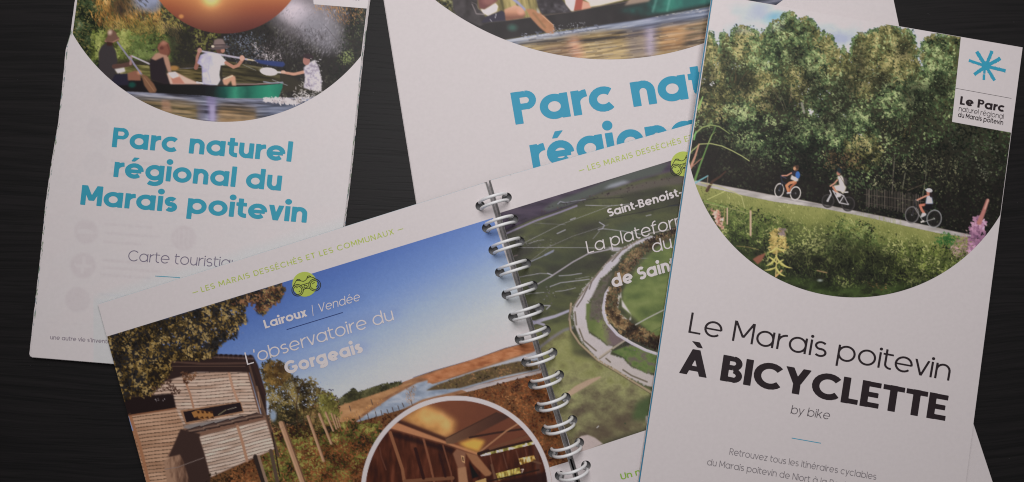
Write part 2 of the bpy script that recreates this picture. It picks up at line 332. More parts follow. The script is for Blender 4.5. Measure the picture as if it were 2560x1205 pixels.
    C.poly(z([(1010, 680), (1060, 620), (1130, 600), (1200, 640), (1225, 720), (1245, 830), (1205, 835), (1170, 740), (1150, 660), (1060, 700)]), (158, 116, 96), 1, 1)
    C.poly(z([(1190, 850), (1300, 835), (1420, 900), (1560, 960), (1600, 975), (1230, 975)]), (190, 152, 136), 1, 1); C.poly(z([(1240, 900), (1340, 890), (1400, 970), (1260, 972)]), (168, 110, 92), 1, 1); C.poly(z([(1200, 840), (1290, 830), (1330, 880), (1260, 910)]), (206, 188, 182), 1, 1); C.line(z([(1540, 955), (1610, 965)]), 4, (204, 204, 212))
    C.poly(z([(1095, 510), (1150, 475), (1210, 500), (1232, 570), (1220, 640), (1180, 640), (1110, 620), (1080, 560)]), (118, 70, 56), 1, 1); C.ell(409, 107, 6, 5, (160, 106, 86), soft=4); C.line(z([(1100, 560), (1130, 500), (1190, 500)]), 3, (146, 96, 78), .7, soft=1.5); C.line(z([(1200, 520), (1226, 600), (1200, 650)]), 3, (92, 52, 42), .8, soft=1.5); C.ell(404, 120, 5, 4, (92, 52, 44), soft=2)
    # paddler 3
    C.line(q([(215, 240), (500, 290), (800, 345)]), 4.6, (158, 148, 160)); C.line(q([(160, 400), (165, 320), (200, 215)]), 7, (150, 102, 88)); C.line(q([(150, 450), (170, 380)]), 10, (138, 88, 74)); C.ell(499, 126, 6, 6, (160, 116, 104))
    C.poly(q([(205, 290), (270, 262), (350, 262), (460, 290), (535, 370), (510, 412), (458, 420), (440, 530), (458, 612), (420, 665), (330, 665), (232, 655), (222, 430), (165, 390)]), lambda X, Y: ramp([(142, 132, 168), (170, 162, 190), (184, 180, 196), (204, 200, 206)], (X-495)/60+fbm(X, Y, 9, 2, 4)*.7-.2), 1, 1)
    C.ell(524, 150, 9, 13, (140, 130, 172), a=.5, soft=8); C.line(q([(450, 430), (430, 560)]), 2.5, (214, 210, 212), .7); C.line(q([(330, 300), (300, 500), (340, 640)]), 3, (156, 148, 184), .6)
    C.line(q([(525, 385), (620, 440), (680, 420), (745, 330)]), 8, (164, 112, 92)); C.ell(605, 145, 6, 7, (186, 138, 120)); C.line(q([(800, 345), (900, 360)]), 3.4, (186, 166, 136))
    C.poly(q([(870, 350), (960, 350), (1250, 375), (1272, 410), (1240, 440), (1100, 425), (950, 395)]), (44, 56, 104), 1, 1); C.line(q([(740, 410), (900, 480)]), .9, (130, 128, 134))
    C.poly(q([(455, 610), (500, 560), (560, 560), (520, 660), (430, 660)]), (54, 50, 50), 1, 1); C.poly(q([(480, 600), (600, 537), (645, 560), (655, 672), (605, 672), (590, 610), (540, 670), (500, 660)]), (184, 134, 108), 1, 1); C.line(q([(500, 590), (610, 550)]), 3, (210, 168, 140))
    C.ell(551, 126, 11, 8, (92, 60, 52)); C.ell(557, 126, 5, 6, (160, 110, 92)); C.ell(550, 119, 25, 4.8, (86, 72, 72), ang=-6); C.poly(q([(365, 180), (380, 100), (430, 82), (490, 90), (525, 165), (450, 185)]), (118, 98, 94), 1, 1); C.line(q([(370, 165), (520, 160)]), 2.5, (64, 50, 52)); C.ell(532, 116, 4, 3, (190, 170, 150))
    # paddler 4 in the spray
    C.ell(672, 179, 22, 10, (206, 198, 194), ang=7); C.ell(668, 177, 16, 6, (218, 212, 208), ang=7, a=.7, soft=3); C.line(q([(1130, 503), (1235, 508)]), 4, (198, 190, 188))
    C.line(q([(1560, 490), (1380, 530), (1230, 505)]), 8, (178, 128, 106), w1=6); C.ell(708, 180, 6, 4, (190, 146, 126))
    C.poly(q([(1500, 450), (1560, 390), (1640, 350), (1690, 430), (1720, 560), (1730, 620), (1722, 745), (1560, 720), (1500, 700), (1520, 580)]), lambda X, Y: ramp([(130, 118, 132), (168, 158, 168), (198, 188, 194)], fbm(X, Y, 6, 2, 5)*1.4-.2), 1, 1)
    C.ell(766, 152, 9, 11, (150, 100, 90)); C.ell(771, 141, 13, 6, (48, 38, 42), ang=14); C.poly(q([(1500, 320), (1500, 290), (1560, 270), (1620, 310), (1615, 345)]), (52, 40, 44), 1, 1)
    g = np.random.default_rng(4)
    for k in range(70):
        x = g.uniform(735, 805); y = g.uniform(200, 250); x2 = x+g.normal(0, 7); y2 = y+g.normal(0, 7)
        if x < 757 and y < 212: continue
        C.line([(x, y), ((x+x2)/2+g.normal(0, 3), (y+y2)/2+g.normal(0, 3)), (x2, y2)], g.uniform(.8, 1.6), (206, 196, 192), .8)
    for k in range(40):
        x = g.uniform(776, 806); y = g.uniform(146, 230); C.ell(x, y, 1.4, 1.1, (214, 206, 208), a=.7)
    C.dabs(q([(1330, 830), (1500, 800), (1620, 800), (1560, 860), (1440, 890)]), 160, (1.5, 3), [(60, 54, 50), (160, 148, 146), (206, 196, 190)], 6, seed=24, fe=2)
    return C

def paint_canoe_large():
    """the same photograph on the large brochure, as far as it is in view: canoe side, paddle blade, streaked water"""
    C = Canvas(1040, -90, 1800, 158, (60, 56, 40)); m = lambda p: Zc(p, 1060, 0, 5.818); w = lambda p: Zc(p, 940, 0, 2.317)
    C.poly(rect(1040, -90, 1800, 158), lambda X, Y: ramp([(70, 66, 38), (104, 96, 56), (86, 78, 50)], fbm(X, Y, 40, 2, 3)))
    C.dabs(rect(1040, -90, 1150, 40), 1300, (1.5, 4), [(26, 26, 20), (60, 60, 40), (128, 128, 90), (186, 178, 150)], 14, seed=31, off=-.1)
    water(C, rect(1225, -90, 1350, 60), [(82, 74, 44), (136, 122, 74), (168, 150, 98)], 80, 60, 6, 3)
    # river
    water(C, m([(1180, 580), (1800, 480), (2100, 440), (2560, 360), (4400, 60), (4400, 930), (0, 930), (900, 600)]), [(52, 52, 60), (86, 90, 106), (124, 128, 144), (164, 164, 174)], -9, 90, 4, 2)
    water(C, m([(1350, 640), (1900, 560), (2560, 450), (3300, 360), (4300, 220), (4400, 930), (1500, 930)]), [(52, 44, 38), (112, 92, 62), (158, 134, 92), (182, 158, 116)], -7, 90, 4, 4, soft=5)
    water(C, m([(1750, 680), (2150, 620), (2250, 860), (1750, 800)]), [(54, 40, 38), (110, 82, 64), (150, 120, 88)], -9, 60, 4, 5, .8, soft=9)
    water(C, m([(2080, 560), (2240, 520), (2330, 860), (2160, 860)]), [(150, 92, 72), (196, 136, 112), (206, 160, 138)], -9, 40, 4, 6, .75, soft=9)
    C.poly([(1560, 62), (1600, 58), (1612, 150), (1574, 150)], (104, 96, 112), .5, 10); C.poly([(1604, 40), (1644, 34), (1640, 140), (1612, 144)], (128, 116, 144), .75, 9); C.poly([(1618, 60), (1634, 58), (1632, 138), (1620, 138)], (170, 156, 174), .6, 5)
    water(C, [(1650, 50), (1720, 44), (1720, 120), (1650, 132)], [(120, 84, 54), (176, 130, 88), (184, 146, 110)], -9, 60, 4, 7, .75, soft=9)
    water(C, [(1716, 62), (1800, 40), (1800, 140), (1706, 140)], [(60, 54, 52), (110, 92, 72), (170, 130, 104)], -8, 60, 4, 4, .8, soft=8)
    water(C, [(1480, 70), (1600, 48), (1690, 36), (1800, 10), (1800, 40), (1700, 62), (1590, 74)], [(62, 66, 84), (100, 108, 130), (156, 160, 176)], -10, 70, 3.5, 5, .85, soft=5)
    C.dabs([(1590, 40), (1700, 26), (1800, 0), (1800, 22), (1700, 36), (1600, 46)], 380, (2, 5), [(110, 112, 120), (166, 160, 160), (206, 198, 192)], 10, asp=.3, ang=-12, seed=33, a=.8, fe=1)
    g = np.random.default_rng(3)
    for k in range(46):
        x = g.uniform(1280, 1780); y = g.uniform(88, 146); L = g.uniform(10, 42); C.line([(x, y), (x+L, y-L*.13)], g.uniform(1, 2.2), (44, 36, 36), .5)
    for k in range(60):
        x = g.uniform(1300, 1790); y = g.uniform(60, 146); L = g.uniform(8, 34); C.line([(x, y), (x+L, y-L*.13)], g.uniform(.8, 1.8), (196, 180, 150), .4)
    for k in range(150):
        x = g.uniform(1300, 1790); y = g.uniform(70, 148)-(x-1500)*.1; L = g.uniform(12, 60); c = ramp([(70, 64, 76), (120, 112, 110), (180, 164, 150)], np.array([g.uniform()]))[0]; C.line([(x, y), (x+L, y-L*.12)], g.uniform(.8, 1.8), tuple(c), .35)
    # hull
    C.poly(m([(380, 120), (900, 330), (1180, 300), (1540, 255), (1720, 220), (2150, 175), (2560, 92), (3300, -60), (4300, -200), (4300, 60), (3700, 180), (3100, 290), (2560, 365), (1900, 450), (1500, 520), (1150, 580), (700, 420)]), lambda X, Y: ramp([(36, 32, 33), (40, 35, 36), (48, 43, 44)], fbm(X, Y, 30, 2, 2)), 1, 1)
    C.poly(w([(1380, 60), (1560, 20), (1680, -60), (1960, -60), (1960, 20), (1740, 60), (1540, 95)]), lambda X, Y: ramp([(36, 40, 40), (34, 74, 70), (46, 124, 108), (40, 96, 90)], (X-1560)/200+fbm(X, Y, 20, 2, 3)*.5-.2), .9, 5)
    C.line([(1632, 28), (1640, 2)], 5, (96, 150, 138), .6, soft=3); C.line([(1668, 26), (1674, 0)], 4, (104, 160, 146), .6, soft=3)
    C.ell(1281, 69, 11, 8, (58, 94, 84), a=.8, soft=5); C.line(m([(1180, 300), (1540, 255), (2150, 172), (2560, 92), (3000, 20)]), 1.2, (110, 92, 92), .8)
    C.line(m([(820, 330), (1200, 300)]), 2, (62, 60, 66), .8)
    # sitters
    C.poly(m([(390, -400), (760, -400), (780, 120), (860, 180), (930, 330), (820, 380), (480, 240), (420, 120)]), lambda X, Y: ramp([(40, 34, 34), (58, 52, 54), (74, 68, 70)], fbm(X, Y, 14, 2, 5)), 1, 1)
    C.line(m([(700, 60), (740, 150), (760, 200), (880, 210)]), 3, (132, 120, 122), .7); C.line(m([(690, 30), (760, 60), (800, 140)]), 2, (110, 100, 102), .6)
    C.poly(m([(900, 240), (1130, 150), (1190, 190), (1190, 300), (960, 320), (830, 330)]), (50, 44, 60), 1, 1); C.line(m([(1050, 200), (1035, 260)]), 1.6, (180, 176, 180)); C.line(m([(960, 280), (985, 312)]), 1.6, (160, 156, 160))
    C.poly(m([(780, -60), (1080, -60), (1060, 20), (880, 140), (800, 120)]), (104, 62, 62), 1, 2); C.ell(1222, 2, 16, 10, (134, 88, 82), a=.8, soft=4)
    C.poly(m([(820, 130), (880, 140), (1040, 45), (1078, 90), (1060, 165), (930, 230), (860, 190)]), (208, 196, 192), 1, 1)
    C.poly(m([(1165, 140), (1330, 72), (1430, 110), (1480, 210), (1440, 262), (1190, 300)]), lambda X, Y: ramp([(120, 78, 64), (176, 124, 98), (186, 140, 118)], .5+(30-Y)/26), 1, 1); C.ell(1302, 28, 8, 8, (198, 138, 116), soft=4)
    C.poly(m([(1260, -20), (1330, -20), (1480, 130), (1470, 165), (1420, 110)]), (132, 132, 164), 1, 1)
    C.poly(m([(1480, 130), (1580, 130), (1720, 200), (1880, 360), (1905, 440), (1880, 490), (1780, 480), (1680, 400), (1560, 270)]), lambda X, Y: ramp([(138, 92, 62), (160, 110, 78), (150, 106, 80)], fbm(X, Y, 16, 2, 3)), 1, 1); C.line(m([(1590, 190), (1760, 400)]), 5, (112, 86, 56), .5, soft=2); C.line(m([(1710, 215), (1885, 370)]), 1.4, (196, 150, 120))
    C.poly(m([(1640, 100), (1690, 180), (1680, 200), (1640, 180)]), (160, 160, 162), .7, 1)
    C.poly(m([(1620, -60), (1960, -60), (2060, 60), (2150, 180), (1720, 215), (1660, 110)]), lambda X, Y: ramp([(38, 32, 35), (54, 48, 52), (96, 92, 98)], fbm(X, Y, 12, 3, 6)*1.3-.2), 1, 1)
    C.poly(m([(2040, -40), (2240, -40), (2180, 160), (2140, 160), (2060, 60)]), (206, 192, 190), 1, 1); C.poly(m([(2210, -30), (2310, -10), (2300, 140), (2180, 155)]), (150, 72, 60), 1, 1)
    C.poly(m([(2310, 10), (2400, 40), (2430, 110), (2290, 140)]), (206, 136, 116), 1, 1); C.poly(m([(2250, -60), (2900, -60), (2900, 0), (2560, 80), (2420, 100), (2400, 40)]), (204, 186, 168), 1, 1)
    C.poly([(1590, -20), (1640, -20), (1622, 4), (1560, 14)], (176, 150, 130), .7, 2)
    for k in range(60):
        x = g.uniform(1382, 1462); y = g.uniform(62, 84)-(x-1382)*.1; C.ell(x, y, 1, .8, (190, 196, 206), a=.7)
    C.dabs([(1300, 84), (1400, 74), (1500, 60), (1500, 74), (1400, 88), (1310, 96)], 300, (1.5, 3.5), [(80, 82, 98), (120, 124, 144), (170, 172, 190)], 8, asp=.4, ang=-9, seed=35, a=.7, fe=1)
    return C
# ---------------------------------------------------------------- lettering: a geometric sans drawn as strokes, cut out as meshes
XH = .765; ASC = 1.03
def g_seg(a, b, w, e0=0, e1=0):
    a = np.array(a, float); b = np.array(b, float); d = b-a; L = np.hypot(*d); d = d/L; a = a-d*e0; b = b+d*e1; L = L+e0+e1; c = (a+b)/2
    return lambda U, V: np.maximum(np.abs((U-c[0])*d[0]+(V-c[1])*d[1])-L/2, np.abs((U-c[0])*-d[1]+(V-c[1])*d[0])-w/2)
def g_arc(cx, cy, rx, ry, a0, a1, w):
    n = max(3, int(abs(a1-a0)/15)); t = np.radians(np.linspace(a0, a1, n+1)); p = np.c_[cx+rx*np.cos(t), cy+ry*np.sin(t)]; o = w*.10+.008
    return [g_seg(p[i], p[i+1], w, o if i else 0, o if i < n-1 else 0) for i in range(n)]
def g_full(cx, cy, rx, ry, w):
    def f(U, V):
        q = np.sqrt(((U-cx)/rx)**2+((V-cy)/ry)**2)+1e-6; g = np.sqrt(((U-cx)/rx**2)**2+((V-cy)/ry**2)**2)+1e-6
        return np.abs((q-1)*q/g*1.0)-w/2
    return f
def g_dot(cx, cy, r): return lambda U, V: np.hypot(U-cx, V-cy)-r
def g_diag(x0, y0, x1, y1, w):
    """stroke between two heights with horizontal cuts"""
    L = math.hypot(x1-x0, y1-y0); h = w/2*L/abs(y1-y0); return f_convex([(x0-h, y0), (x0+h, y0), (x1+h, y1), (x1-h, y1)])
def glyph(ch, w):
    h = w/2; sb = max(.035, .065-.13*w); R = XH/2; bw = .81 if w > .15 else .78; G = []; A = 0
    V_ = lambda x, y0, y1: G.append(g_seg((x, y0), (x, y1), w)); H_ = lambda x0, x1, y, k=(.92 if w < .15 else .84): G.append(g_seg((x0, y), (x1, y), w*k))
    bowl = lambda ox=0: G.append(g_full(ox+bw/2, R, bw/2-h, R-h+.008, w))
    acc = None
    if ch in 'éèÉÈÀàê': acc = ch; ch = {'é': 'e', 'è': 'e', 'É': 'E', 'È': 'E', 'À': 'A', 'à': 'a', 'ê': 'e'}[ch]
    if ch == ' ': return [], .36
    if ch == 'o': bowl(); A = bw
    elif ch == 'a': bowl(); V_(bw-h, 0, XH); A = bw+.02
    elif ch == 'd': bowl(); V_(bw-h, 0, ASC); A = bw+.02
    elif ch == 'q': bowl(); V_(bw-h, -.28, XH); A = bw+.02
    elif ch == 'b': bowl(); V_(h, 0, ASC); A = bw
    elif ch == 'p': bowl(); V_(h, -.28, XH); A = bw
    elif ch == 'g': bowl(); V_(bw-h, 0, XH); G += g_arc(bw/2, 0, bw/2-h, .29-h, 4, -142, w); A = bw+.02
    elif ch == 'e': G += g_arc(bw/2, R, bw/2-h, R-h+.008, -4, 316, w); H_(h, bw-h*.9, R-h*.15, .84); A = bw
    elif ch == 'c': G += g_arc(bw/2, R, bw/2-h, R-h+.008, 46, 314, w); A = bw*.94
    elif ch == 'r': V_(h, 0, XH); G += g_arc(.40+h*.3, XH-.38, .40-h*.7, .38-h+.005, 180, 90, w); A = .40
    elif ch in 'nh': V_(h, 0, XH if ch == 'n' else ASC); n = .66; G += g_arc(n/2, XH-.34, n/2-h, .34-h+.005, 180, 0, w); V_(n-h, 0, XH-.33); A = n
    elif ch == 'm':
        V_(h, 0, XH); n = .56
        for k in (0, 1): o = k*(n-w); G += g_arc(o+n/2, XH-.30, n/2-h, .30-h+.005, 180, 0, w); V_(o+n-h, 0, XH-.29)
        A = 2*n-w
    elif ch == 'u': n = .64; V_(h, .33, XH); G += g_arc(n/2, .34, n/2-h, .34-h+.005, 180, 360, w); V_(n-h, 0, XH); A = n
    elif ch == 'i': V_(h, 0, XH); G.append(g_dot(h, XH+.10+w*.56, w*.62+.012)); A = w
    elif ch == 'l': V_(h, 0, ASC); A = w
    elif ch == 't': sb = .02; V_(.09+h, .24, .96); H_(0, .45, XH-h*.92); G += g_arc(.09+h+.24-h*.2, .25, .24-h*.2, .25-h+.004, 180, 282, w); A = .46
    elif ch == 'f': sb = .02; V_(.10+h, 0, .78); H_(0, .44, XH-h*.92); G += g_arc(.10+h+.25-h*.3, .76, .25-h*.3, .29-h, 180, 78, w); A = .46
    elif ch in 'sS':
        T, W_ = (XH, .54) if ch == 's' else (1.0, .66); ry = (T-w)/4+.004; rx = W_/2-h
        G += g_arc(W_/2, T-h-ry, rx, ry, 36, 262, w)+g_arc(W_/2, h+ry, rx*1.04, ry, 98, -142, w); G.append(g_seg((W_/2-rx*.35, T/2+.012), (W_/2+rx*.35, T/2-.012), w)); A = W_
    elif ch == 'v': n = .66; sb = .005; q = w*.55; G += [g_diag(q, XH, n/2, 0, w), g_diag(n-q, XH, n/2, 0, w)]; A = n
    elif ch == 'x': n = .64; sb = .01; q = w*.58; G += [g_diag(q, XH, n-q, 0, w), g_diag(n-q, XH, q, 0, w)]; A = n
    elif ch == 'y': n = .66; sb = .005; q = w*.55; G += [g_diag(q, XH, n/2, 0, w), g_diag(n-q, XH, n*.24, -.28, w)]; A = n
    elif ch == 'z': n = .54; H_(0, n, XH-h*.92); H_(0, n, h*.92); G.append(g_diag(n-w*.6, XH-h, w*.6, h, w)); A = n
    elif ch == 'k': V_(h, 0, ASC); G += [g_diag(w*.7, .28, .52, XH, w), g_diag(.24, .40, .56, 0, w)]; A = .62
    elif ch == 'L': V_(h, 0, 1); H_(0, .52, h*.92); A = .54
    elif ch == 'E': V_(h, 0, 1); H_(0, .58, h*.92); H_(0, .53, .5); H_(0, .58, 1-h*.92); A = .60
    elif ch == 'T': V_(.33, 0, 1); H_(0, .66, 1-h*.92); A = .66; sb = .04
    elif ch == 'I': V_(h, 0, 1); A = w
    elif ch == 'H': V_(h, 0, 1); V_(.74-h, 0, 1); H_(h, .74-h, .5); A = .74
    elif ch == 'N': V_(h, 0, 1); V_(.76-h, 0, 1); G.append(g_diag(h*1.2, 1, .76-h*1.2, 0, w)); A = .76
    elif ch == 'M': V_(h, 0, 1); V_(.90-h, 0, 1); G += [g_diag(h*1.25, 1, .45, .24, w), g_diag(.90-h*1.25, 1, .45, .24, w)]; A = .90
    elif ch == 'A': n = .86; q = w*.54; G += [g_diag(q, 0, n/2, 1, w), g_diag(n-q, 0, n/2, 1, w)]; H_(n*.24, n*.76, .27, .85); A = n; sb = .03
    elif ch == 'V': n = .82; q = w*.54; G += [g_diag(q, 1, n/2, 0, w), g_diag(n-q, 1, n/2, 0, w)]; A = n; sb = .03
    elif ch == 'X': n = .76; q = w*.58; G += [g_diag(q, 1, n-q, 0, w), g_diag(n-q, 1, q, 0, w)]; A = n; sb = .04
    elif ch == 'Y': n = .80; q = w*.58; G += [g_diag(q, 1, n/2, .40, w), g_diag(n-q, 1, n/2, .40, w)]; V_(n/2, 0, .46); A = n; sb = .045
    elif ch == 'U': n = .74; V_(h, .36, 1); V_(n-h, .36, 1); G += g_arc(n/2, .37, n/2-h, .37-h, 180, 360, w); A = n
    elif ch == 'C': sb += .012; G += g_arc(.5, .5, .5-h, .5-h+.01, 42, 318, w); A = .88
    elif ch == 'O': G.append(g_full(.5, .5, .5-h, .5-h+.01, w)); A = 1.0
    elif ch == 'G': G += g_arc(.5, .5, .5-h, .5-h+.01, 42, 352, w); H_(.54, 1-h*.6, .46); A = .98
    elif ch == 'D': V_(h, 0, 1); H_(0, .36, h*.92); H_(0, .36, 1-h*.92); G += g_arc(.35, .5, .43-h, .5-h*.92, -90, 90, w*.96); A = .78
    elif ch in 'PRB':
        bh = .58 if ch == 'P' else (.57 if ch == 'R' else .54); xr = .38 if ch == 'P' else .34; V_(h, 0, 1); H_(0, xr, 1-h*.88); H_(0, xr, 1-bh+h*.88); G += g_arc(xr, 1-bh/2, bh/2-h*.92+.01, bh/2-h*(.92 if w < .15 else .84)+.002, -90, 90, w*(.94 if w < .15 else .86)); A = xr+bh/2+.01
        if ch == 'R': G.append(g_diag(.30, 1-bh+h, .60-h*.3, 0, w)); A = .64
        if ch == 'B': H_(0, .38, h*.92); G += g_arc(.37, .27, .28-h*.92+.01, .27-h*(.92 if w < .15 else .84)+.005, -90, 90, w*(.94 if w < .15 else .86)); A = .67
    elif ch == "'": G.append(g_seg((h+.03, 1.03), (h, .78), w*.9)); A = w+.02
    elif ch == '-': H_(.02, .36, .36); A = .38
    elif ch == '—': H_(0, .9, .42); A = .9
    elif ch == '|': V_(h, -.12, 1.05); A = w
    else: V_(h, 0, 1); A = w
    if ch.isupper() and w > .15: sb = sb*.6
    if acc:
        top = 1.0 if acc in 'ÉÈÀ' else XH; m = A/2; s = 1 if acc in 'éÉ' else -1; wa = min(w, .2)
        G.append(f_convex([(m+s*(-.10)-wa*.42, top+.09), (m+s*(-.10)+wa*.42, top+.09), (m+s*.06+wa*.62, top+.30), (m+s*.06-wa*.62, top+.30)]))
    off = sb
    return [(lambda U, V, g=g: g(U-off, V)) for g in G], A+2*sb
def text(parent, name, s, p0, p1, cap, w, up, mt, zf, fit=None, step=None, track=0, lift=.05):
    """letters of s along the baseline p0->p1 (p1: end of the prefix fit), cap height in px, stroke w in caps"""
    gl = []; x = 0; end = None
    fitn = len(fit) if fit else len(s)
    for i, ch in enumerate(s):
        g, a = glyph(ch, w); gl.append((x, a, g)); x += a+track
        if i == fitn-1: end = x-track
    n0 = max(.035, .065-.13*w); d = np.array(p1, float)-np.array(p0, float); L = np.hypot(*d); sx = L/(end-2*n0); d = d/L; o = np.array(p0, float)-d*n0*sx; up = np.array(up, float); up = up/np.hypot(*up)*cap
    M = np.array([[d[0]*sx, up[0]], [d[1]*sx, up[1]]]); I = np.linalg.inv(M); step = step or max(.75, min(1.6, cap*w/4.5)); parts = []; tot = gl[-1][0]+gl[-1][1]
    for (gx, a, G) in gl:
        if not G: continue
        c = np.array([M @ (u, v) for u in (gx, gx+a) for v in (-.34, 1.34)])+o; box = (*(c.min(0)-step), *(c.max(0)+step))
        if box[0] > 2760 or box[2] < -250 or box[1] > 1420: continue
        def fld(X, Y, gx=gx, G=G):
            U = I[0, 0]*(X-o[0])+I[0, 1]*(Y-o[1])-gx; V = I[1, 0]*(X-o[0])+I[1, 1]*(Y-o[1]); r = None
            for g in G: v = g(U, V); r = v if r is None else np.minimum(r, v)
            return r
        v, f, _ = region(fld, box, step, lambda a_, b_: zf(a_, b_)+lift)
        if f: parts.append((v, f))
    V, Fc = merge(parts); return mesh_obj(name, V, Fc, mt, parent)
def strokes(parent, name, fields, box, step, mt, zf, lift=.05):
    V, Fc, _ = region(f_or(*fields), box, step, lambda a, b: zf(a, b)+lift); return mesh_obj(name, V, Fc, mt, parent)
def pseg(a, b, w, **k): return g_seg(a, b, w, **k)

def spiral_bush(C, pts, n, pal, seed, size=(1.5, 4.5), clump=26, **k): C.dabs(pts, n, size, pal, clump, seed=seed, **k)

def bicycle(C, f, whl, frame, rim, spokes=True):
    """whl: two (cx,cy,rx,ry) in the zoom frame f; frame: polylines"""
    for (cx, cy, rx, ry) in whl:
        (x, y), = f([(cx, cy)]); (x1, y1), = f([(cx+rx, cy+ry)]); a, b = x1-x, y1-y
        C.ell(x, y, a, b, (36, 34, 34), a=.45, ang=10)
        C.ring(x, y, a, b, 2.6, rim, ang=10); C.ring(x, y, a*.86, b*.86, 1, (50, 46, 48), ang=10, a=.8); C.ell(x, y, 1.8, 1.8, (150, 146, 150))
        for k in range(9):
            t = k*math.pi/9; C.line([(x-a*.8*math.cos(t), y-b*.8*math.sin(t)), (x+a*.8*math.cos(t), y+b*.8*math.sin(t))], .5, (110, 106, 108), .22)
    for p, wd, col in frame: C.line(f(p), wd, col)

def paint_towpath():
    """the flyer's photograph: three cyclists on a towpath, tall trees behind, a bank of weeds and a dark canal in front"""
    C = Canvas(1700, -30, 2570, 770, (40, 38, 34))
    a = lambda p: Zc(p, 1700, 0, 2.977); f1 = lambda p: Zc(p, 1700, 200, 4.3025); f2 = lambda p: Zc(p, 1880, 380, 4.571); f3 = lambda p: Zc(p, 1700, 420, 3.543); f5 = lambda p: Zc(p, 1600, 380, 2.667)
    # sky
    C.poly(rect(1700, -30, 2570, 300), lambda X, Y: ramp([(128, 134, 168), (150, 154, 180), (164, 163, 184), (144, 150, 178)], fbm(X, Y*1.8, 120, 3, 2)*1.5-.25))
    C.ell(1936, 44, 20, 11, (88, 142, 184), ang=-20, a=.9, soft=9); C.ell(1880, 96, 60, 24, (176, 170, 178), a=.7, soft=20); C.ell(1800, 110, 40, 30, (176, 172, 180), a=.6, soft=20); C.ell(2080, 40, 60, 20, (160, 160, 190), a=.5, soft=16, ang=10)
    # tree masses
    tops = a([(-20, 240), (100, 300), (235, 235), (270, 340), (292, 400), (300, 250), (345, 250), (370, 300), (400, 215), (440, 190), (500, 205), (575, 230), (600, 300), (615, 240), (645, 235), (690, 160), (745, 150), (765, 105), (830, 90), (860, 110), (862, 160), (890, 150), (945, 128), (1000, 170), (1035, 230), (1038, 290), (1065, 235), (1095, 270), (1130, 265), (1155, 330), (1165, 360), (1200, 390), (1215, 345), (1235, 400), (1270, 405), (1290, 290), (1330, 255), (1380, 260), (1420, 230), (1480, 210), (1560, 180), (1620, 195), (1645, 240), (1690, 215), (1745, 265), (1748, 340), (1770, 385), (1785, 380), (1760, 440), (1790, 500), (1840, 520), (1800, 440), (1795, 380), (1800, 330), (1830, 285), (1900, 255), (1960, 260), (1990, 250), (2120, 275), (2600, 420)])
    mass = tops+[(2580, 640), (1690, 470)]
    C.poly([(x, y+5) for x, y in tops]+[(2580, 640), (1690, 470)], lambda X, Y: ramp([(74, 74, 44), (64, 66, 42), (50, 50, 38), (38, 37, 32), (32, 30, 29)], (Y-(60+(X-1700)*.09))/380+.25*(fbm(X, Y, 40, 2, 3)-.5)))
    sub = lambda g: [(x, y+g) for x, y in tops]+[(2580, 640), (1690, 470)]
    def lit(x, y):
        yy = y-(x-1700)*.1
        return np.where(yy < 270, .14, .14-(yy-270)/330.)-.25*np.exp(-((x-2010)/70.)**2)*(yy > 150)-.1*((x > 2180) & (yy > 180))-.22*((x > 2240) & (yy > 230))
    g0 = np.random.default_rng(44); green = [(24, 27, 24), (38, 48, 34), (62, 80, 50), (98, 116, 70), (144, 154, 102)]; ochre = [(38, 38, 26), (70, 70, 42), (110, 104, 60), (150, 138, 88)]
    C.dabs(sub(0), 22000, (1.6, 4.4), green, 40, seed=41, bias=lit, fe=1.2, jit=.22, off=-.04)
    for k, (cx, cy, rx, ry, pal) in enumerate([(1770, 150, 50, 80, ochre), (1870, 110, 42, 70, ochre), (1960, 90, 70, 70, green), (1910, 130, 50, 60, green), (2080, 130, 50, 60, ochre), (2030, 160, 40, 50, green), (2200, 110, 80, 70, ochre), (2260, 170, 60, 60, ochre), (2340, 150, 50, 60, green), (2160, 190, 50, 60, ochre), (1790, 260, 60, 50, ochre), (1900, 230, 50, 60, ochre), (1860, 290, 50, 40, green), (1990, 210, 30, 50, ochre), (2250, 250, 60, 50, green), (2310, 230, 60, 50, green), (2130, 330, 70, 60, green), (2000, 340, 70, 40, green), (1890, 370, 60, 36, green), (2160, 380, 50, 50, ochre), (2040, 250, 22, 60, green), (2400, 250, 30, 50, green)]):
        P = [(cx+rx*math.cos(t/9*6.283)*(1+.2*math.sin(3*t)), cy+ry*math.sin(t/9*6.283)) for t in range(9)]
        P = P if k > 9 else [(x, y) for x, y in P]
        b = lambda x, y, cx=cx, cy=cy, rx=rx, ry=ry: .22-((x-cx+8)**2/rx**2+(y-cy+10)**2/ry**2)*.28-np.clip((y-260-(x-1700)*.08)/300, 0, 1)*.7
        n = int(rx*ry*.34); g = np.random.default_rng(k); keep = Canvas.dabs
        C.dabs([p for p in P], n, (1.6, 4.2), pal, 16, seed=50+k, bias=b, fe=5, a=.8)
    for k, (x, y, rx, ry) in enumerate([(1832, 180, 16, 46), (1950, 250, 40, 30), (2030, 215, 22, 40), (2112, 230, 30, 44), (2150, 160, 14, 40), (2292, 250, 34, 50), (1790, 345, 46, 22), (1962, 330, 40, 20), (2240, 330, 50, 24), (1866, 205, 20, 26), (1990, 140, 18, 20), (2260, 120, 16, 22), (2200, 200, 26, 20), (2350, 215, 30, 26), (1770, 210, 14, 30), (2080, 300, 40, 18)]):
        C.ell(x, y, rx, ry, (26, 26, 24), ang=(k*37) % 60-30, a=.55, soft=13); C.dabs(rect(x-rx*1.3, y-ry*1.3, x+rx*1.3, y+ry*1.3), int(rx*ry*.10), (.9, 2.2), green if k % 2 else ochre, 10, seed=140+k, fe=4, a=.85, jit=.3)
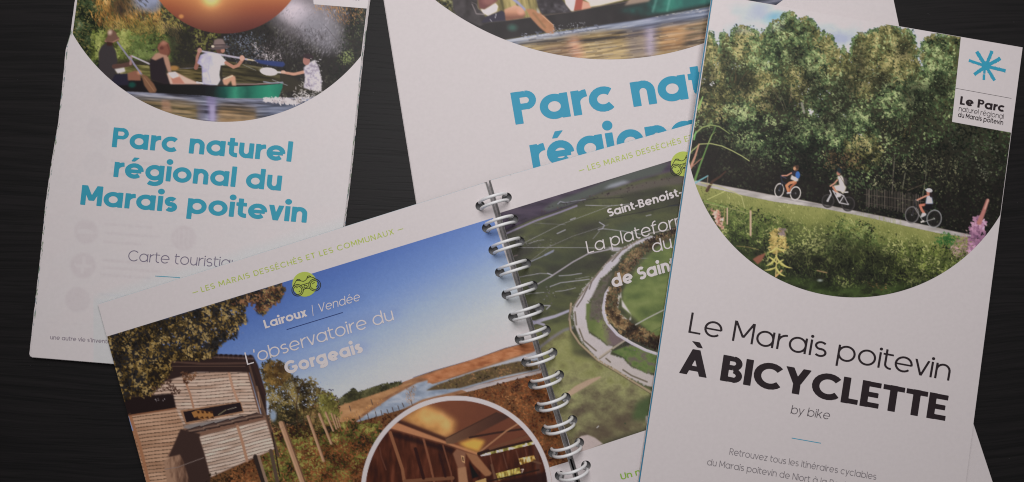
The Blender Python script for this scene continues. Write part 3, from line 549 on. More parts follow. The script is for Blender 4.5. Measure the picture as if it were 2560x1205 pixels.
    for k in range(26):
        x, y = [(1832, 200), (2030, 230), (2112, 250), (2292, 260), (1950, 260), (2240, 320)][k % 6]; x += g0.normal(0, 16); y += g0.normal(0, 16); L = g0.uniform(16, 44); A = g0.normal(0, .35)
        C.line([(x, y), (x+L*.5*math.sin(A), y-L*.5), (x+L*math.sin(A*1.8), y-L)], g0.uniform(.9, 1.8), (84+g0.uniform(0, 40), 72+g0.uniform(0, 30), 54), .5, w1=.5)
    # keep the sky clean above the tree line again, ragged edge
    g = np.random.default_rng(9)
    sky = tops[:2]; up = [(1690, -60)]+tops+[(2600, -60)]
    def skyc(X, Y): return ramp([(128, 134, 168), (150, 154, 180), (164, 163, 184), (144, 150, 178)], fbm(X, Y*1.8, 120, 3, 2)*1.5-.25)
    C2 = [(x, y-2) for x, y in up]; C.poly(C2, skyc, .95, 1)
    C.ell(1934, 44, 20, 10, (74, 130, 180), ang=-20, a=.85, soft=9); C.ell(1870, 60, 60, 16, (166, 168, 192), a=.5, soft=14)
    for i in range(1, len(tops)-2):
        (x1, y1), (x2, y2) = tops[i], tops[i+1]; L = math.hypot(x2-x1, y2-y1); n = int(L*1.6)
        for k in range(n):
            t = g.uniform(); x = x1+(x2-x1)*t+g.normal(0, 2.4); y = y1+(y2-y1)*t+g.normal(0, 3.2)+.8
            R = g.uniform(1.3, 3.1); c = ramp((green if i % 3 else ochre), np.array([g.uniform(.3, .85)]))[0]; C.ell(x, y, R, R*.7, tuple(c), ang=g.uniform(0, 180), a=.9)
    for k in range(34): # sky holes
        x, y = [(2035, 240), (2010, 280), (1780, 205), (1830, 180), (2210, 190), (2160, 300), (1990, 215), (2290, 140), (1900, 150), (2110, 150)][k % 10]; x += g.normal(0, 22); y += g.normal(0, 18)
        C.dabs(rect(x-4, y-4, x+4, y+4), 3, (1, 2.2), [(120, 120, 136), (168, 168, 186)], 9, seed=90+k, fe=2, a=.8)
    C.dabs(rect(2022, 272, 2034, 286), 12, (1.5, 3.4), [(176, 178, 204), (190, 192, 214)], 5, seed=4, fe=1.5); C.dabs(rect(1776, 206, 1786, 212), 9, (1.5, 3), [(170, 164, 176), (196, 190, 198)], 5, seed=4, fe=1.5)
    # trunks and twigs
    for p, wd, c in [(f1([(980, 60), (1100, 260), (1120, 330)]), 2, (92, 80, 64)), (f1([(1220, 420), (1290, 250), (1280, 180)]), 2.5, (46, 38, 34)), (f1([(1290, 290), (1370, 220)]), 1.4, (60, 50, 42)), (f1([(1090, 170), (1140, 300)]), 1.4, (110, 92, 72)), (f1([(1310, 250), (1335, 350)]), 6, (150, 140, 132)), (f1([(1200, 60), (1190, 240)]), 1.5, (124, 104, 84)),
                     (f2([(1630, 30), (1600, 480)]), 2.4, (122, 112, 98)), (f2([(1750, 240), (1720, 420)]), 3, (128, 124, 98)), (f2([(1990, 60), (1985, 300), (1950, 500)]), 2.2, (120, 126, 96)), (f2([(1780, 440), (2000, 350)]), 2.6, (98, 80, 66)), (f2([(1540, 200), (1650, 380)]), 1.2, (100, 90, 76)), (f2([(1340, 370), (1450, 290)]), 1, (92, 84, 72))]:
        C.line(p, wd, c, .55)
    dark = rect(1700, 300, 2600, 640)
    C.dabs([(1740, 330), (1960, 380), (2160, 440), (2540, 360), (2540, 620), (2200, 545), (1740, 450)], 4600, (1.4, 3.6), [(28, 27, 26), (38, 38, 32), (54, 56, 42), (88, 92, 62)], 30, seed=71, off=-.12, fe=6, a=.7, jit=.24)
    C.poly([(1730, 320), (1780, 360), (1900, 392), (1985, 440), (2150, 480), (2170, 522), (1860, 478), (1735, 452)], (38, 33, 32), .6, 14); C.poly([(2300, 380), (2540, 400), (2520, 600), (2380, 572), (2330, 470)], (36, 33, 31), .35, 16)
    C.dabs(rect(2180, 380, 2400, 480), 900, (1, 3), [(40, 38, 32), (62, 62, 44), (104, 104, 72), (140, 134, 100)], 18, seed=72, off=-.14, a=.8)
    C.dabs([(2360, 320), (2500, 345), (2500, 460), (2420, 440)], 500, (1.5, 3.4), [(38, 38, 34), (58, 62, 48), (104, 106, 86)], 16, seed=73, off=-.1, a=.8)
    C.dabs(rect(2060, 380, 2150, 420), 260, (1.2, 3), [(52, 42, 32), (96, 74, 50), (120, 92, 62)], 14, seed=74, a=.7)
    # paling fence
    for k in range(34):
        x = 2166+k*4.1+g.normal(0, .5); y0 = 470+(x-2166)*.13+g.normal(0, 2); y1 = y0+38+(x-2166)*.05; c = g.uniform(66, 104); C.line([(x, y0), (x-.6, y1+6)], g.uniform(1.2, 2.1), (c, c*.88, c*.8), .75)
    C.line([(2160, 486), (2310, 504)], 1.6, (92, 80, 70), .6); C.line([(2160, 506), (2310, 530)], 1.6, (80, 70, 62), .5)
    # path, verge, bank, canal
    up = f5([(340, 175), (380, 192), (640, 240), (900, 290), (1080, 320), (1450, 395), (1800, 465), (2100, 530), (2210, 552)]); lo = f5([(2210, 572), (2130, 560), (2000, 543), (1700, 478), (1500, 432), (1200, 372), (900, 332), (700, 292), (560, 258), (390, 222), (340, 205)])
    low = list(reversed(lo)); bank = low+[(2560, 620), (2560, 780), (1700, 780), (1690, 440)]
    C.poly(bank, lambda X, Y: ramp([(120, 120, 64), (102, 106, 54), (70, 76, 42), (50, 56, 34), (40, 42, 32)], (Y-(462+(X-1742)*.185))/150+.3*(fbm(X, Y, 30, 2, 4)-.5)))
    C.dabs([(x, y) for x, y in low]+[(x, y+46) for x, y in lo], 6500, (1.2, 3.4), [(72, 78, 40), (104, 108, 54), (130, 130, 70), (154, 150, 92)], 24, seed=75, gain=2.2, jit=.25, asp=.35, ang=80, fe=1)
    bankp = [(1742, 500), (1830, 512), (1900, 528), (1960, 556), (2060, 572), (2110, 540), (2230, 590), (2330, 610), (2440, 625), (2500, 640), (2500, 780), (1700, 780)]
    C.dabs(bankp, 12500, (1.5, 4), [(26, 28, 24), (42, 48, 30), (66, 78, 38), (100, 110, 52), (142, 142, 84)], 26, seed=76, gain=2.2, jit=.2, off=.04, bias=lambda x, y: -np.clip((y-(600+(x-1850)*.12))/130, 0, 1)*.55, fe=3)
    C.dabs([(1800, 520), (1960, 540), (1960, 590), (1820, 600)], 900, (1.4, 3.2), [(36, 44, 26), (64, 80, 36), (110, 124, 58)], 14, seed=77); C.dabs([(2100, 545), (2180, 560), (2200, 610), (2060, 640)], 1300, (1.4, 3.4), [(36, 42, 26), (60, 76, 38), (96, 110, 56), (128, 134, 80)], 16, seed=78, fe=6)
    C.dabs([(2220, 600), (2440, 640), (2400, 700), (2240, 700)], 1300, (1.5, 3.6), [(30, 34, 22), (66, 78, 34), (112, 122, 52)], 22, seed=79, fe=6)
    for (cx, cy, rx, ry) in [(2110, 620, 60, 26), (2050, 660, 60, 24), (2210, 650, 46, 20), (1990, 640, 30, 18), (2290, 690, 50, 14)]: C.ell(cx, cy, rx, ry, (32, 32, 26), ang=8, a=.5, soft=16)
    C.poly([(1830, 600), (1880, 640), (1960, 690), (2100, 716), (2330, 706), (2330, 780), (1800, 780)], lambda X, Y: ramp([(30, 32, 26), (40, 48, 28), (58, 72, 36), (40, 44, 30)], fbm(X*.4, Y, 22, 3, 5)*1.8-.4), .92, 8)
    C.dabs([(1900, 650), (2320, 700), (2300, 750), (1900, 740)], 900, (1.2, 3.2), [(34, 40, 24), (54, 68, 34), (78, 92, 46)], 20, seed=80, a=.6); C.dabs(f5([(1430, 850), (1660, 890), (1700, 930), (1620, 930), (1500, 880)]), 70, (1.2, 3.6), [(80, 60, 36), (132, 100, 60)], 9, seed=81, asp=.25, ang=12, fe=1.5)
    C.line(f5([(1180, 790), (1245, 805)]), 3, (120, 96, 66)); C.line(f3([(500, 690), (600, 700), (700, 725)]), 1.6, (128, 106, 62), .8); C.ell(2050, 701, 6, 3, (118, 124, 116), soft=2)
    for k in range(240):
        x = g.uniform(1900, 2440); y = 590+(x-1900)*.1+g.uniform(0, 95); L = g.uniform(6, 16); A = g.normal(0, .6); t = g.uniform(); C.line([(x, y), (x+L*math.sin(A), y-L*math.cos(A))], .9, (90+60*t, 100+50*t, 50+30*t), .5)
    C.poly(up+lo, lambda X, Y: ramp([(120, 114, 110), (142, 134, 132), (160, 152, 150)], fbm(X, Y*3, 30, 3, 6)*1.3-.15)); C.line(up[1:], 1.6, (96, 84, 76), .5); C.line(f2([(300, 520), (800, 612)]), 3, (98, 92, 96), .45, soft=1.5)
    # pink flower spikes, foreground reeds
    C.dabs(f5([(480, 390), (530, 400), (555, 470), (550, 520), (500, 460)]), 130, (2, 5), [(150, 92, 80), (186, 134, 120), (200, 156, 142)], 10, seed=82, fe=2)
    for x, y0, y1 in [(581, 370, 480), (737, 395, 555)]: C.line(f5([(x, y0), (x, y1)]), 4.5 if x > 600 else 3.4, (150, 122, 100)); C.line(f5([(x+3, y0), (x+3, y1)]), 1.4, (186, 156, 134), .8)
    C.line(f5([(565, 380), (560, 470)]), 2.6, (134, 116, 70), .8); C.line(f5([(430, 340), (590, 372), (720, 410)]), 1.2, (150, 144, 100), .7)
    C.dabs(f5([(870, 520), (950, 510), (975, 640), (960, 660), (890, 680), (870, 610)]), 330, (2, 5), [(112, 96, 48), (158, 134, 72), (190, 162, 96)], 10, seed=83, fe=2.5)
    C.dabs(f5([(925, 510), (965, 510), (970, 560), (930, 560)]), 50, (1.5, 4), [(100, 84, 84), (132, 112, 112)], 10, seed=84, fe=2)
    C.line(f5([(915, 620), (905, 830)]), 3, (158, 138, 84)); C.line(f5([(905, 830), (945, 790)]), 4, (170, 130, 80))
    for l in [(905, 690, 1015, 775, 7, .3), (905, 700, 840, 760, 6, -.25), (905, 760, 970, 830, 6, .3), (905, 770, 830, 790, 5, -.1), (910, 640, 980, 655, 6, .2), (910, 640, 850, 670, 6, -.2), (908, 740, 860, 700, 5, .1), (908, 750, 960, 720, 5, -.1)]:
        (x0, y0), (x1, y1) = f5([l[:2], l[2:4]]); leaf(C, x0, y0, x1, y1, l[4], (150, 142, 66), l[5]); leaf(C, x0, y0-1, x1, y1-1, 1.6, (186, 172, 104), l[5])
    C.poly(f5([(750, 715), (790, 690), (840, 672), (815, 720), (785, 750)]), (122, 72, 56), .95, 1)
    C.dabs(f5([(2130, 560), (2190, 560), (2200, 690), (2120, 700), (2070, 640)]), 420, (1.2, 3), [(70, 60, 46), (124, 100, 96), (150, 116, 116)], 12, seed=85)
    C.dabs(f5([(2225, 440), (2260, 425), (2300, 470), (2300, 560), (2250, 640), (2200, 690), (2190, 620), (2200, 520)]), 460, (2.5, 6), [(96, 62, 88), (140, 94, 122), (172, 126, 148)], 14, seed=86, fe=2)
    C.line(f5([(2318, 322), (2290, 400), (2262, 470)]), 8, (150, 92, 86), w1=12, soft=1.5); C.line(f5([(2322, 318), (2300, 380)]), 3, (176, 124, 110)); C.dabs(f5([(1980, 580), (2050, 545), (2110, 580), (2080, 620), (1990, 610)]), 260, (1.5, 3.5), [(34, 70, 34), (56, 100, 46)], 12, seed=87)
    for P, wd, c, w1 in [([(130, 620), (180, 560), (240, 510), (330, 483), (420, 500), (480, 540), (530, 575)], 4, (118, 130, 74), 2), ([(60, 1000), (110, 780), (210, 690), (330, 683), (450, 710), (560, 760), (670, 820), (745, 870)], 2.5, (148, 152, 92), 2.2), ([(160, 1075), (210, 930), (290, 720), (380, 510)], 6, (84, 118, 58), 1.6), ([(300, 690), (340, 590), (382, 560)], 2, (130, 140, 80), 1),
                        ([(110, 950), (160, 830), (205, 690)], 7, (160, 112, 92), 3), ([(120, 940), (200, 870), (240, 840)], 3, (140, 92, 76), 1.5), ([(290, 1190), (350, 1090), (430, 1040), (490, 985)], 8, (66, 46, 38), 3), ([(150, 1115), (300, 1030)], 4, (90, 142, 150), 3), ([(300, 1035), (290, 1160)], 2, (120, 100, 84), 2), ([(200, 300), (245, 180)], 6, (116, 146, 78), 3), ([(150, 640), (170, 560)], 4, (96, 150, 84), 3)]:
        C.line(f1(P), wd, c, .95, w1=w1)
    C.line(f3([(190, 130), (330, 160), (480, 215), (545, 250), (572, 350)]), 2.4, (150, 146, 92), .8); C.line(f3([(240, 280), (400, 205)]), 1.6, (170, 168, 100), .8); C.line(f3([(210, 290), (420, 350)]), 1.8, (96, 128, 58), .8)
    # cyclists
    dk = (44, 42, 48)
    bicycle(C, f2, [(312, 437, 50, 76), (497, 472, 57, 74)], [([(312, 437), (345, 340), (330, 280)], 2.4, (38, 42, 60)), ([(345, 350), (400, 480), (497, 472)], 2.4, dk), ([(350, 340), (440, 400), (400, 490)], 2, (38, 42, 60)), ([(330, 272), (390, 300)], 2.2, (60, 56, 78))], (176, 168, 160))
    C.line(f2([(495, 340), (430, 355), (395, 385), (418, 450)]), 6.5, (186, 108, 72)); C.line(f2([(500, 350), (445, 400), (425, 450)]), 5, (150, 84, 56)); C.line(f2([(405, 470), (440, 465)]), 3.4, (190, 180, 176)); C.poly(f2([(455, 260), (485, 280), (530, 290), (525, 330), (500, 335), (440, 310)]), (190, 178, 168), 1, 1)
    C.poly(f2([(440, 225), (500, 210), (540, 230), (530, 290), (470, 275)]), (44, 40, 52), 1, 1); C.ell(1880+523/4.571, 380+262/4.571, 5.6, 9, (44, 84, 150)); C.line(f2([(450, 240), (400, 268), (345, 270)]), 3.2, (176, 116, 96)); C.ell(1880+500/4.571, 380+185/4.571, 7, 6.4, (96, 66, 50)); C.ell(1880+486/4.571, 380+190/4.571, 3.2, 4, (170, 120, 88)); C.ell(1880+520/4.571, 380+170/4.571, 4, 5, (60, 44, 38))
    bicycle(C, f2, [(868, 560, 68, 74), (1100, 595, 72, 80)], [([(868, 560), (905, 480), (890, 440)], 2.6, (158, 150, 152)), ([(925, 440), (1000, 580), (1100, 600)], 2.6, (150, 144, 148)), ([(930, 450), (1050, 500), (1000, 580)], 2.4, (160, 154, 158)), ([(1050, 500), (1100, 600)], 2, (140, 134, 138)), ([(1060, 460), (1095, 458)], 2.8, (190, 184, 180))], (58, 54, 54))
    C.line(f2([(860, 560), (900, 490)]), 4, (150, 146, 148)); C.poly(f2([(930, 385), (1000, 375), (1050, 370), (1078, 400), (1060, 450), (1040, 480), (1010, 450), (960, 440)]), (184, 170, 150), 1, 1); C.line(f2([(925, 400), (950, 440), (985, 475)]), 4.8, (168, 108, 84)); C.poly(f2([(960, 460), (1020, 480), (1015, 510), (965, 520)]), (198, 190, 186), .9, 1)
    C.poly(f2([(975, 280), (1020, 265), (1045, 300), (1055, 380), (1000, 380), (990, 320)]), (194, 180, 162), 1, 1); C.line(f2([(975, 320), (940, 360), (895, 390)]), 3.4, (176, 118, 96)); C.poly(f2([(1040, 280), (1085, 310), (1085, 375), (1060, 370)]), (62, 54, 56), 1, 1); C.line(f2([(1000, 270), (1060, 370)]), 1.2, (70, 60, 56)); C.ell(1880+990/4.571, 380+240/4.571, 5, 6, (150, 98, 80)); C.poly(f2([(965, 215), (985, 180), (1015, 180), (1025, 230), (1005, 250)]), (36, 44, 48), 1, 1)
    bicycle(C, f2, [(1828, 718, 76, 92), (2082, 762, 80, 96)], [([(1828, 718), (1870, 620), (1850, 550)], 2.2, dk), ([(1860, 640), (1960, 800), (2082, 762)], 2.2, (110, 106, 104)), ([(1870, 620), (2010, 680), (1960, 790)], 2, dk), ([(1870, 545), (1900, 560)], 2, (110, 104, 108))], (96, 92, 92))
    C.ring(1880+2082/4.571, 380+762/4.571, 18.4, 22, 1.2, (140, 144, 150), ang=10, a=.7); C.line(f2([(1990, 600), (1920, 610), (1940, 660), (1965, 700)]), 6, (172, 96, 76)); C.poly(f2([(1925, 750), (1945, 700), (1985, 700), (1990, 720), (1950, 740)]), (206, 204, 210), 1, 1); C.line(f2([(1935, 800), (1960, 790)]), 4, (186, 178, 160)); C.poly(f2([(1980, 590), (2065, 590), (2060, 650), (2000, 670), (1970, 640)]), (30, 28, 32), 1, 1)
    C.poly(f2([(2000, 500), (2050, 500), (2068, 590), (1985, 590)]), (160, 166, 196), 1, 1); C.line(f2([(2020, 490), (1960, 515), (1890, 548)]), 3.8, (184, 114, 94)); C.ell(1880+2015/4.571, 380+465/4.571, 4.6, 5.6, (150, 92, 76)); C.ell(1880+2045/4.571, 380+480/4.571, 3.6, 9, (44, 34, 36)); C.ell(1880+2025/4.571, 380+438/4.571, 7.8, 4.8, (190, 196, 208), ang=10); C.line(f2([(1985, 432), (2010, 428)]), 2, (176, 186, 204))
    C.line(f5([(340, 90), (370, 100)]), 1, (140, 116, 110), .6)
    for k in range(26):
        x = g.uniform(2130, 2262); y = 545+(x-2130)*.16-g.uniform(0, 12); C.line([(x, y+8), (x+g.normal(0, 1.5), y-6)], 1.1, (120, 124, 74), .7)
    return C

def paint_hide():
    """the notebook's left page: a weatherboarded bird hide, tree and fence posts in front of a marsh river, blue sky; hide interior inset"""
    C = Canvas(240, 520, 1480, 1330, (80, 104, 158)); a = lambda p: Zc(p, 220, 820, 3.13); b = lambda p: Zc(p, 640, 820, 3.13); t7 = lambda p: Zc(p, 220, 520, 2.4615); n4 = lambda p: Zc(p, 880, 1000, 4.923)
    def sky(X, Y):
        u, v = rot(X-1000, Y-700, -17); tt = (v+130)/420+(u+200)/2600+.02*(vn(X, Y, 5, 3)-.5)+.02*(vn(X, Y, 2, 4)-.5)
        return ramp([(66, 88, 148), (78, 104, 162), (104, 128, 176), (142, 156, 184), (172, 174, 190), (184, 178, 188)], tt)
    C.poly(rect(240, 520, 1480, 1330), sky)
    # far bank, fields and river
    hor = b([(-300, 640), (0, 700), (660, 560), (1130, 430), (1250, 385), (1400, 330), (1700, 245), (1950, 155), (2160, 100), (2600, -60)])
    C.poly(hor+[(1480, 1330), (240, 1330), (240, 1100)], lambda X, Y: ramp([(112, 76, 56), (140, 98, 70), (156, 114, 82)], fbm(*rot(X, Y*3, -17), 30, 3, 3)*1.5-.2))
    C.line(b([(1230, 388), (1400, 332), (1700, 247), (1950, 158), (2160, 104)]), 1.6, (92, 84, 92), .9)
    C.dabs(b([(640, 560), (660, 550), (740, 490), (760, 470), (800, 510), (900, 470), (1000, 440), (1100, 425), (1150, 432), (1000, 490), (800, 555), (650, 610)]), 5000, (1.5, 4), [(48, 46, 34), (74, 72, 46), (96, 92, 62)], 16, seed=101, fe=1)
    C.poly(b([(650, 612), (900, 530), (1160, 440), (1250, 420), (1050, 520), (950, 580), (800, 700), (650, 760)]), lambda X, Y: ramp([(136, 96, 64), (162, 118, 80), (178, 134, 94)], fbm(X, Y*2, 20, 3, 4)*1.4-.2), 1, 1)
    C.poly(b([(780, 735), (900, 650), (1060, 540), (1170, 480), (1260, 430), (1340, 410), (1380, 440), (1700, 340), (2150, 200), (2200, 180), (2220, 330), (1900, 400), (1550, 500), (1300, 560), (1100, 660), (850, 730)]), lambda X, Y: ramp([(116, 124, 138), (138, 146, 160), (164, 166, 174)], fbm(*rot(X, Y*2.4, -16), 26, 3, 5)*1.4-.2), 1, 1)
    C.poly(b([(1290, 385), (1500, 310), (1950, 165), (2170, 108), (2180, 190), (2100, 200), (1750, 310), (1400, 430), (1340, 430), (1350, 400)]), lambda X, Y: ramp([(140, 84, 54), (164, 104, 68), (178, 120, 84)], fbm(X, Y*3, 18, 3, 6)*1.5-.2), 1, 1)
    C.poly(b([(1420, 440), (1700, 340), (2150, 195), (2190, 178), (2190, 245), (1800, 320), (1550, 400)]), (164, 162, 168), .9, 1)
    C.poly(b([(1330, 490), (1400, 450), (1750, 330), (2050, 260), (2200, 260), (2210, 320), (1900, 385), (1600, 470), (1450, 480)]), (92, 74, 52), 1, 1)
    C.dabs(b([(1400, 450), (1750, 330), (2050, 262), (2200, 262), (2210, 310), (1900, 378), (1600, 460), (1450, 475)]), 1100, (1.2, 3.4), [(46, 38, 30), (84, 72, 42), (120, 100, 62), (142, 104, 70)], 18, seed=102, fe=1.6)
    water(C, b([(1600, 480), (2230, 330), (2240, 400), (1700, 520)]), [(128, 116, 118), (160, 150, 150), (172, 160, 158)], -15, 30, 3, 4)
    C.dabs(b([(1175, 470), (1250, 440), (1240, 560), (1215, 610), (1170, 560)]), 240, (1.2, 3.4), [(120, 88, 66), (160, 124, 100), (180, 156, 140)], 8, seed=103, asp=.3, ang=85, fe=1.5)
    C.dabs(b([(680, 700), (900, 600), (1000, 560), (960, 620), (830, 700), (700, 760)]), 500, (1.2, 3.6), [(128, 84, 48), (176, 122, 68), (196, 144, 84)], 12, seed=104, asp=.35, ang=70, fe=1.5)
    # near ground
    C.poly(b([(-640, 1330), (-200, 900), (350, 740), (800, 735), (1200, 620), (1620, 510), (2240, 350), (2500, 900), (2500, 1400), (-640, 1400)]), (104, 70, 44))
    C.dabs(b([(-300, 1300), (0, 850), (350, 760), (800, 735), (1100, 660), (1620, 520), (2250, 350), (2420, 1060), (2300, 1400), (-300, 1400)]), 15000, (1.5, 4), [(54, 32, 22), (98, 56, 34), (138, 84, 50), (162, 112, 70)], 26, seed=105, jit=.2, fe=2)
    C.dabs(b([(1620, 510), (2250, 350), (2420, 1060), (2250, 1080), (2000, 640)]), 2600, (1.4, 3.6), [(52, 28, 18), (94, 50, 28), (130, 76, 42), (146, 92, 54)], 20, seed=106, fe=2)
    C.dabs(b([(60, 1330), (0, 900), (350, 770), (640, 740), (960, 740), (1010, 800), (920, 900), (800, 1100), (700, 1330)]), 5200, (1.6, 4.4), [(38, 36, 20), (72, 74, 34), (110, 108, 52), (146, 136, 72)], 22, seed=107, gain=2.2, bias=lambda x, y: -np.clip((x-820)/160, 0, 1)*.2, fe=5, off=.02)
    C.dabs(b([(350, 950), (900, 850), (880, 1100), (760, 1330), (400, 1330)]), 1700, (1.6, 4.2), [(60, 34, 22), (116, 66, 38), (150, 96, 56)], 26, seed=108, fe=6, a=.7)
    for k, (x, y0, y1) in enumerate([(808, 690, 740), (872, 672, 722), (934, 655, 708), (978, 645, 695), (1025, 638, 672), (1066, 622, 665), (1110, 608, 645), (1145, 588, 618), (1212, 570, 606), (900, 560, 600), (730, 610, 650)]): C.line(b([(x, y0), (x+12, y1)]), 1.8, (76, 62, 58))
    # middle trees
    C.dabs(a([(1450, 780), (1400, 500), (1350, 300), (1420, 255), (1520, 270), (1600, 380), (1700, 420), (1760, 390), (1790, 470), (1820, 480), (1920, 520), (1960, 600), (1960, 700), (1800, 780), (1700, 800), (1560, 740)]), 8200, (1.3, 3.8), [(36, 30, 22), (72, 60, 36), (106, 90, 50), (140, 120, 72)], 24, seed=109, fe=4, gain=2.3, jit=.22)
    C.dabs(a([(1380, 300), (1440, 260), (1540, 280), (1590, 380), (1480, 460), (1390, 420)]), 800, (1.6, 4.4), [(70, 50, 30), (110, 84, 44), (138, 108, 60)], 20, seed=110, fe=2); C.dabs(a([(1800, 520), (1900, 510), (1960, 600), (1960, 720), (1830, 740)]), 900, (1.5, 4), [(68, 62, 34), (108, 102, 50), (140, 134, 74)], 18, seed=111, fe=3)
    C.dabs(a([(1440, 740), (1500, 600), (1640, 620), (1700, 700), (1650, 760), (1460, 780)]), 700, (1.5, 4), [(36, 32, 26), (60, 54, 36), (84, 78, 48)], 18, seed=112, fe=4); C.ell(683, 1039, 8, 14, (140, 156, 178), a=.85, soft=3); C.dabs(a([(1450, 790), (1700, 780), (1760, 830), (1640, 860), (1500, 870)]), 300, (1.5, 4), [(40, 28, 20), (80, 52, 34)], 18, seed=113)
    for p, wd in [([(1640, 760), (1630, 600), (1650, 480), (1700, 400)], 3.4), ([(1640, 620), (1560, 500), (1500, 400)], 2.4), ([(1720, 760), (1760, 600), (1800, 540)], 2.6), ([(1650, 520), (1600, 400)], 2), ([(1680, 790), (1690, 650)], 2.4)]: C.line(a(p), wd, (66, 48, 34), .7)
    for k in range(36):
        g = np.random.default_rng(k+5); x = g.uniform(1400, 1900); y = g.uniform(380, 640); C.dabs(a(rect(x-6, y-6, x+6, y+6)), 2, (1.2, 2.6), [(128, 146, 178), (160, 166, 186)], 9, seed=k, fe=2, a=.8)
    # posts
    for (x0, y0, x1, y1, wd) in [(1515, 745, 1700, 1260, 15), (1722, 690, 1845, 1040, 8), (1810, 672, 1905, 905, 7), (1860, 660, 1920, 805, 5.4), (1905, 668, 1945, 790, 4.4), (1930, 680, 1960, 780, 3.6), (1955, 700, 1975, 775, 3)]:
        C.line(a([(x0+wd*.5, y0), (x1+wd*.5, y1)]), wd*.7, (104, 74, 56)); C.line(a([(x0-wd*.4, y0), (x1-wd*.4, y1)]), wd*.75, (162, 124, 96), w1=wd*.75); C.line(a([(x0-wd*.9, y0+6), (x1-wd*.9, y1)]), wd*.24, (186, 146, 116), .7)
    C.line(a([(1440, 820), (1560, 760), (1730, 700), (1810, 690)]), .8, (110, 96, 86), .7)
    # hide building
    g = np.random.default_rng(12)
    wall = a([(500, 430), (1250, 335), (1345, 670), (1400, 690), (1460, 950), (960, 1170), (520, 1290), (330, 690), (300, 520)])
    def boards(pts, deg, gap, c0, c1, seed=3, ox=0):
        def f(X, Y):
            u, v = rot(X, Y, deg); v = v+1.0*np.sin(u/26.)+.6*(vn(X, Y, 9, 2)-.5); k = v/gap; fr = k-np.floor(k); n = vn(np.floor(k)*37+u/30, np.floor(k)*11., 1.5, seed)
            c = ramp([c0, c1, tuple(min(255, q+16) for q in c1)], n*.8+.1+.25*(fbm(u/5, v, 4, 2, seed)-.5)); sh = np.where(fr < .16, .5, np.where(fr < .28, .8, 1.))[..., None]; return c*sh
        C.poly(pts, f, 1, 1)
    C.poly(wall, (120, 88, 72))
    boards(a([(560, 400), (820, 340), (1245, 335), (1345, 680), (1200, 690), (720, 770), (680, 640), (500, 560)]), -3.5, 8, (156, 124, 104), (184, 156, 138))
    boards(a([(330, 690), (690, 635), (760, 790), (620, 1000), (1010, 1010), (950, 1170), (900, 1290), (470, 1290)]), -8, 9, (144, 106, 82), (172, 134, 108), 5)
    boards(a([(870, 850), (1000, 815), (1390, 715), (1462, 945), (1240, 1040), (955, 1168), (900, 960)]), -14, 7.8, (158, 130, 112), (188, 164, 148), 6)
    for p, wd, c in [([(1100, 338), (1130, 460), (1180, 590)], 6, (170, 130, 106)), ([(770, 440), (800, 520), (825, 620)], 5, (158, 116, 92)), ([(330, 690), (400, 900), (450, 1100), (490, 1290)], 8, (150, 104, 76)), ([(1170, 770), (1210, 900), (1245, 1040)], 7, (160, 120, 96)), ([(1250, 340), (1345, 680)], 4, (110, 80, 64))]: C.line(a(p), wd, c)
    C.poly(a([(200, 560), (300, 545), (665, 512), (690, 628), (340, 680), (300, 690)]), (40, 30, 30), 1, 1); C.line(a([(320, 686), (690, 628)]), 3.4, (128, 86, 62)); C.line(a([(300, 690), (330, 670)]), 3, (80, 54, 40))
    C.poly(a([(720, 645), (1195, 575), (1220, 660), (765, 755)]), (146, 108, 82)); C.poly(a([(745, 655), (1190, 582), (1210, 650), (770, 738)]), (42, 32, 34)); C.poly(a([(810, 660), (860, 640), (975, 660), (985, 700), (900, 715), (830, 700)]), (152, 104, 58))
    for k in range(4): C.poly(a([(850+k*34, 650), (874+k*34, 650), (874+k*34, 668), (858+k*34, 668)]), (70, 44, 30)); C.poly(a([(835+k*40, 700), (860+k*40, 690), (866+k*40, 712)]), (70, 44, 30))
    C.line(a([(1020, 680), (1080, 640)]), 2, (130, 120, 90)); C.line(a([(1090, 640), (1160, 620)]), 1.4, (160, 150, 130)); C.dabs(a(rect(520, 550, 600, 570)), 8, (1, 2), [(150, 140, 140), (190, 180, 180)], 5, seed=3, fe=1)
    C.poly(a([(725, 790), (880, 830), (870, 860), (910, 980), (960, 1170), (950, 1290), (780, 1290), (720, 1000), (630, 1010)]), (62, 46, 42), 1, 1)
    C.poly(a([(740, 780), (770, 760), (1180, 690), (1230, 680), (1100, 740), (880, 812)]), (128, 118, 114), 1, 1)
    for k in range(5):
        x = 770+k*112; y = 800-k*26; C.poly(a([(x, y), (x+105, y-34), (x+160, y-14), (x+70, y+22)]), (84, 64, 58)); C.line(a([(x, y), (x+105, y-34)]), 2, (46, 36, 36)); C.line(a([(x+20, y+6), (x+150, y-16)]), 2.4, (130, 104, 88)); C.line(a([(x+30, y+20), (x+150, y)]), 2.2, (48, 36, 34))
    # roof
    C.poly(a([(440, 330), (560, 240), (700, 190), (900, 200), (1290, 215), (1330, 290), (1390, 500), (1400, 690), (1360, 680), (1262, 348), (1180, 346), (840, 344), (500, 450)]), (52, 38, 36), 1, 1)
    C.line(a([(640, 262), (900, 280), (1240, 275)]), 5, (84, 62, 54), .9); C.line(a([(640, 300), (1230, 300)]), 2, (98, 74, 62), .8); C.line(a([(700, 215), (1290, 240)]), 4, (96, 74, 66), .8)
    for k in range(16): C.ell(*a([(700+k*38, 202+k*1)])[0], 4.2, 2.6, (42, 32, 34)); C.line(a([(716+k*38, 205+k), (722+k*38, 232+k)]), 1, (120, 96, 86), .5)
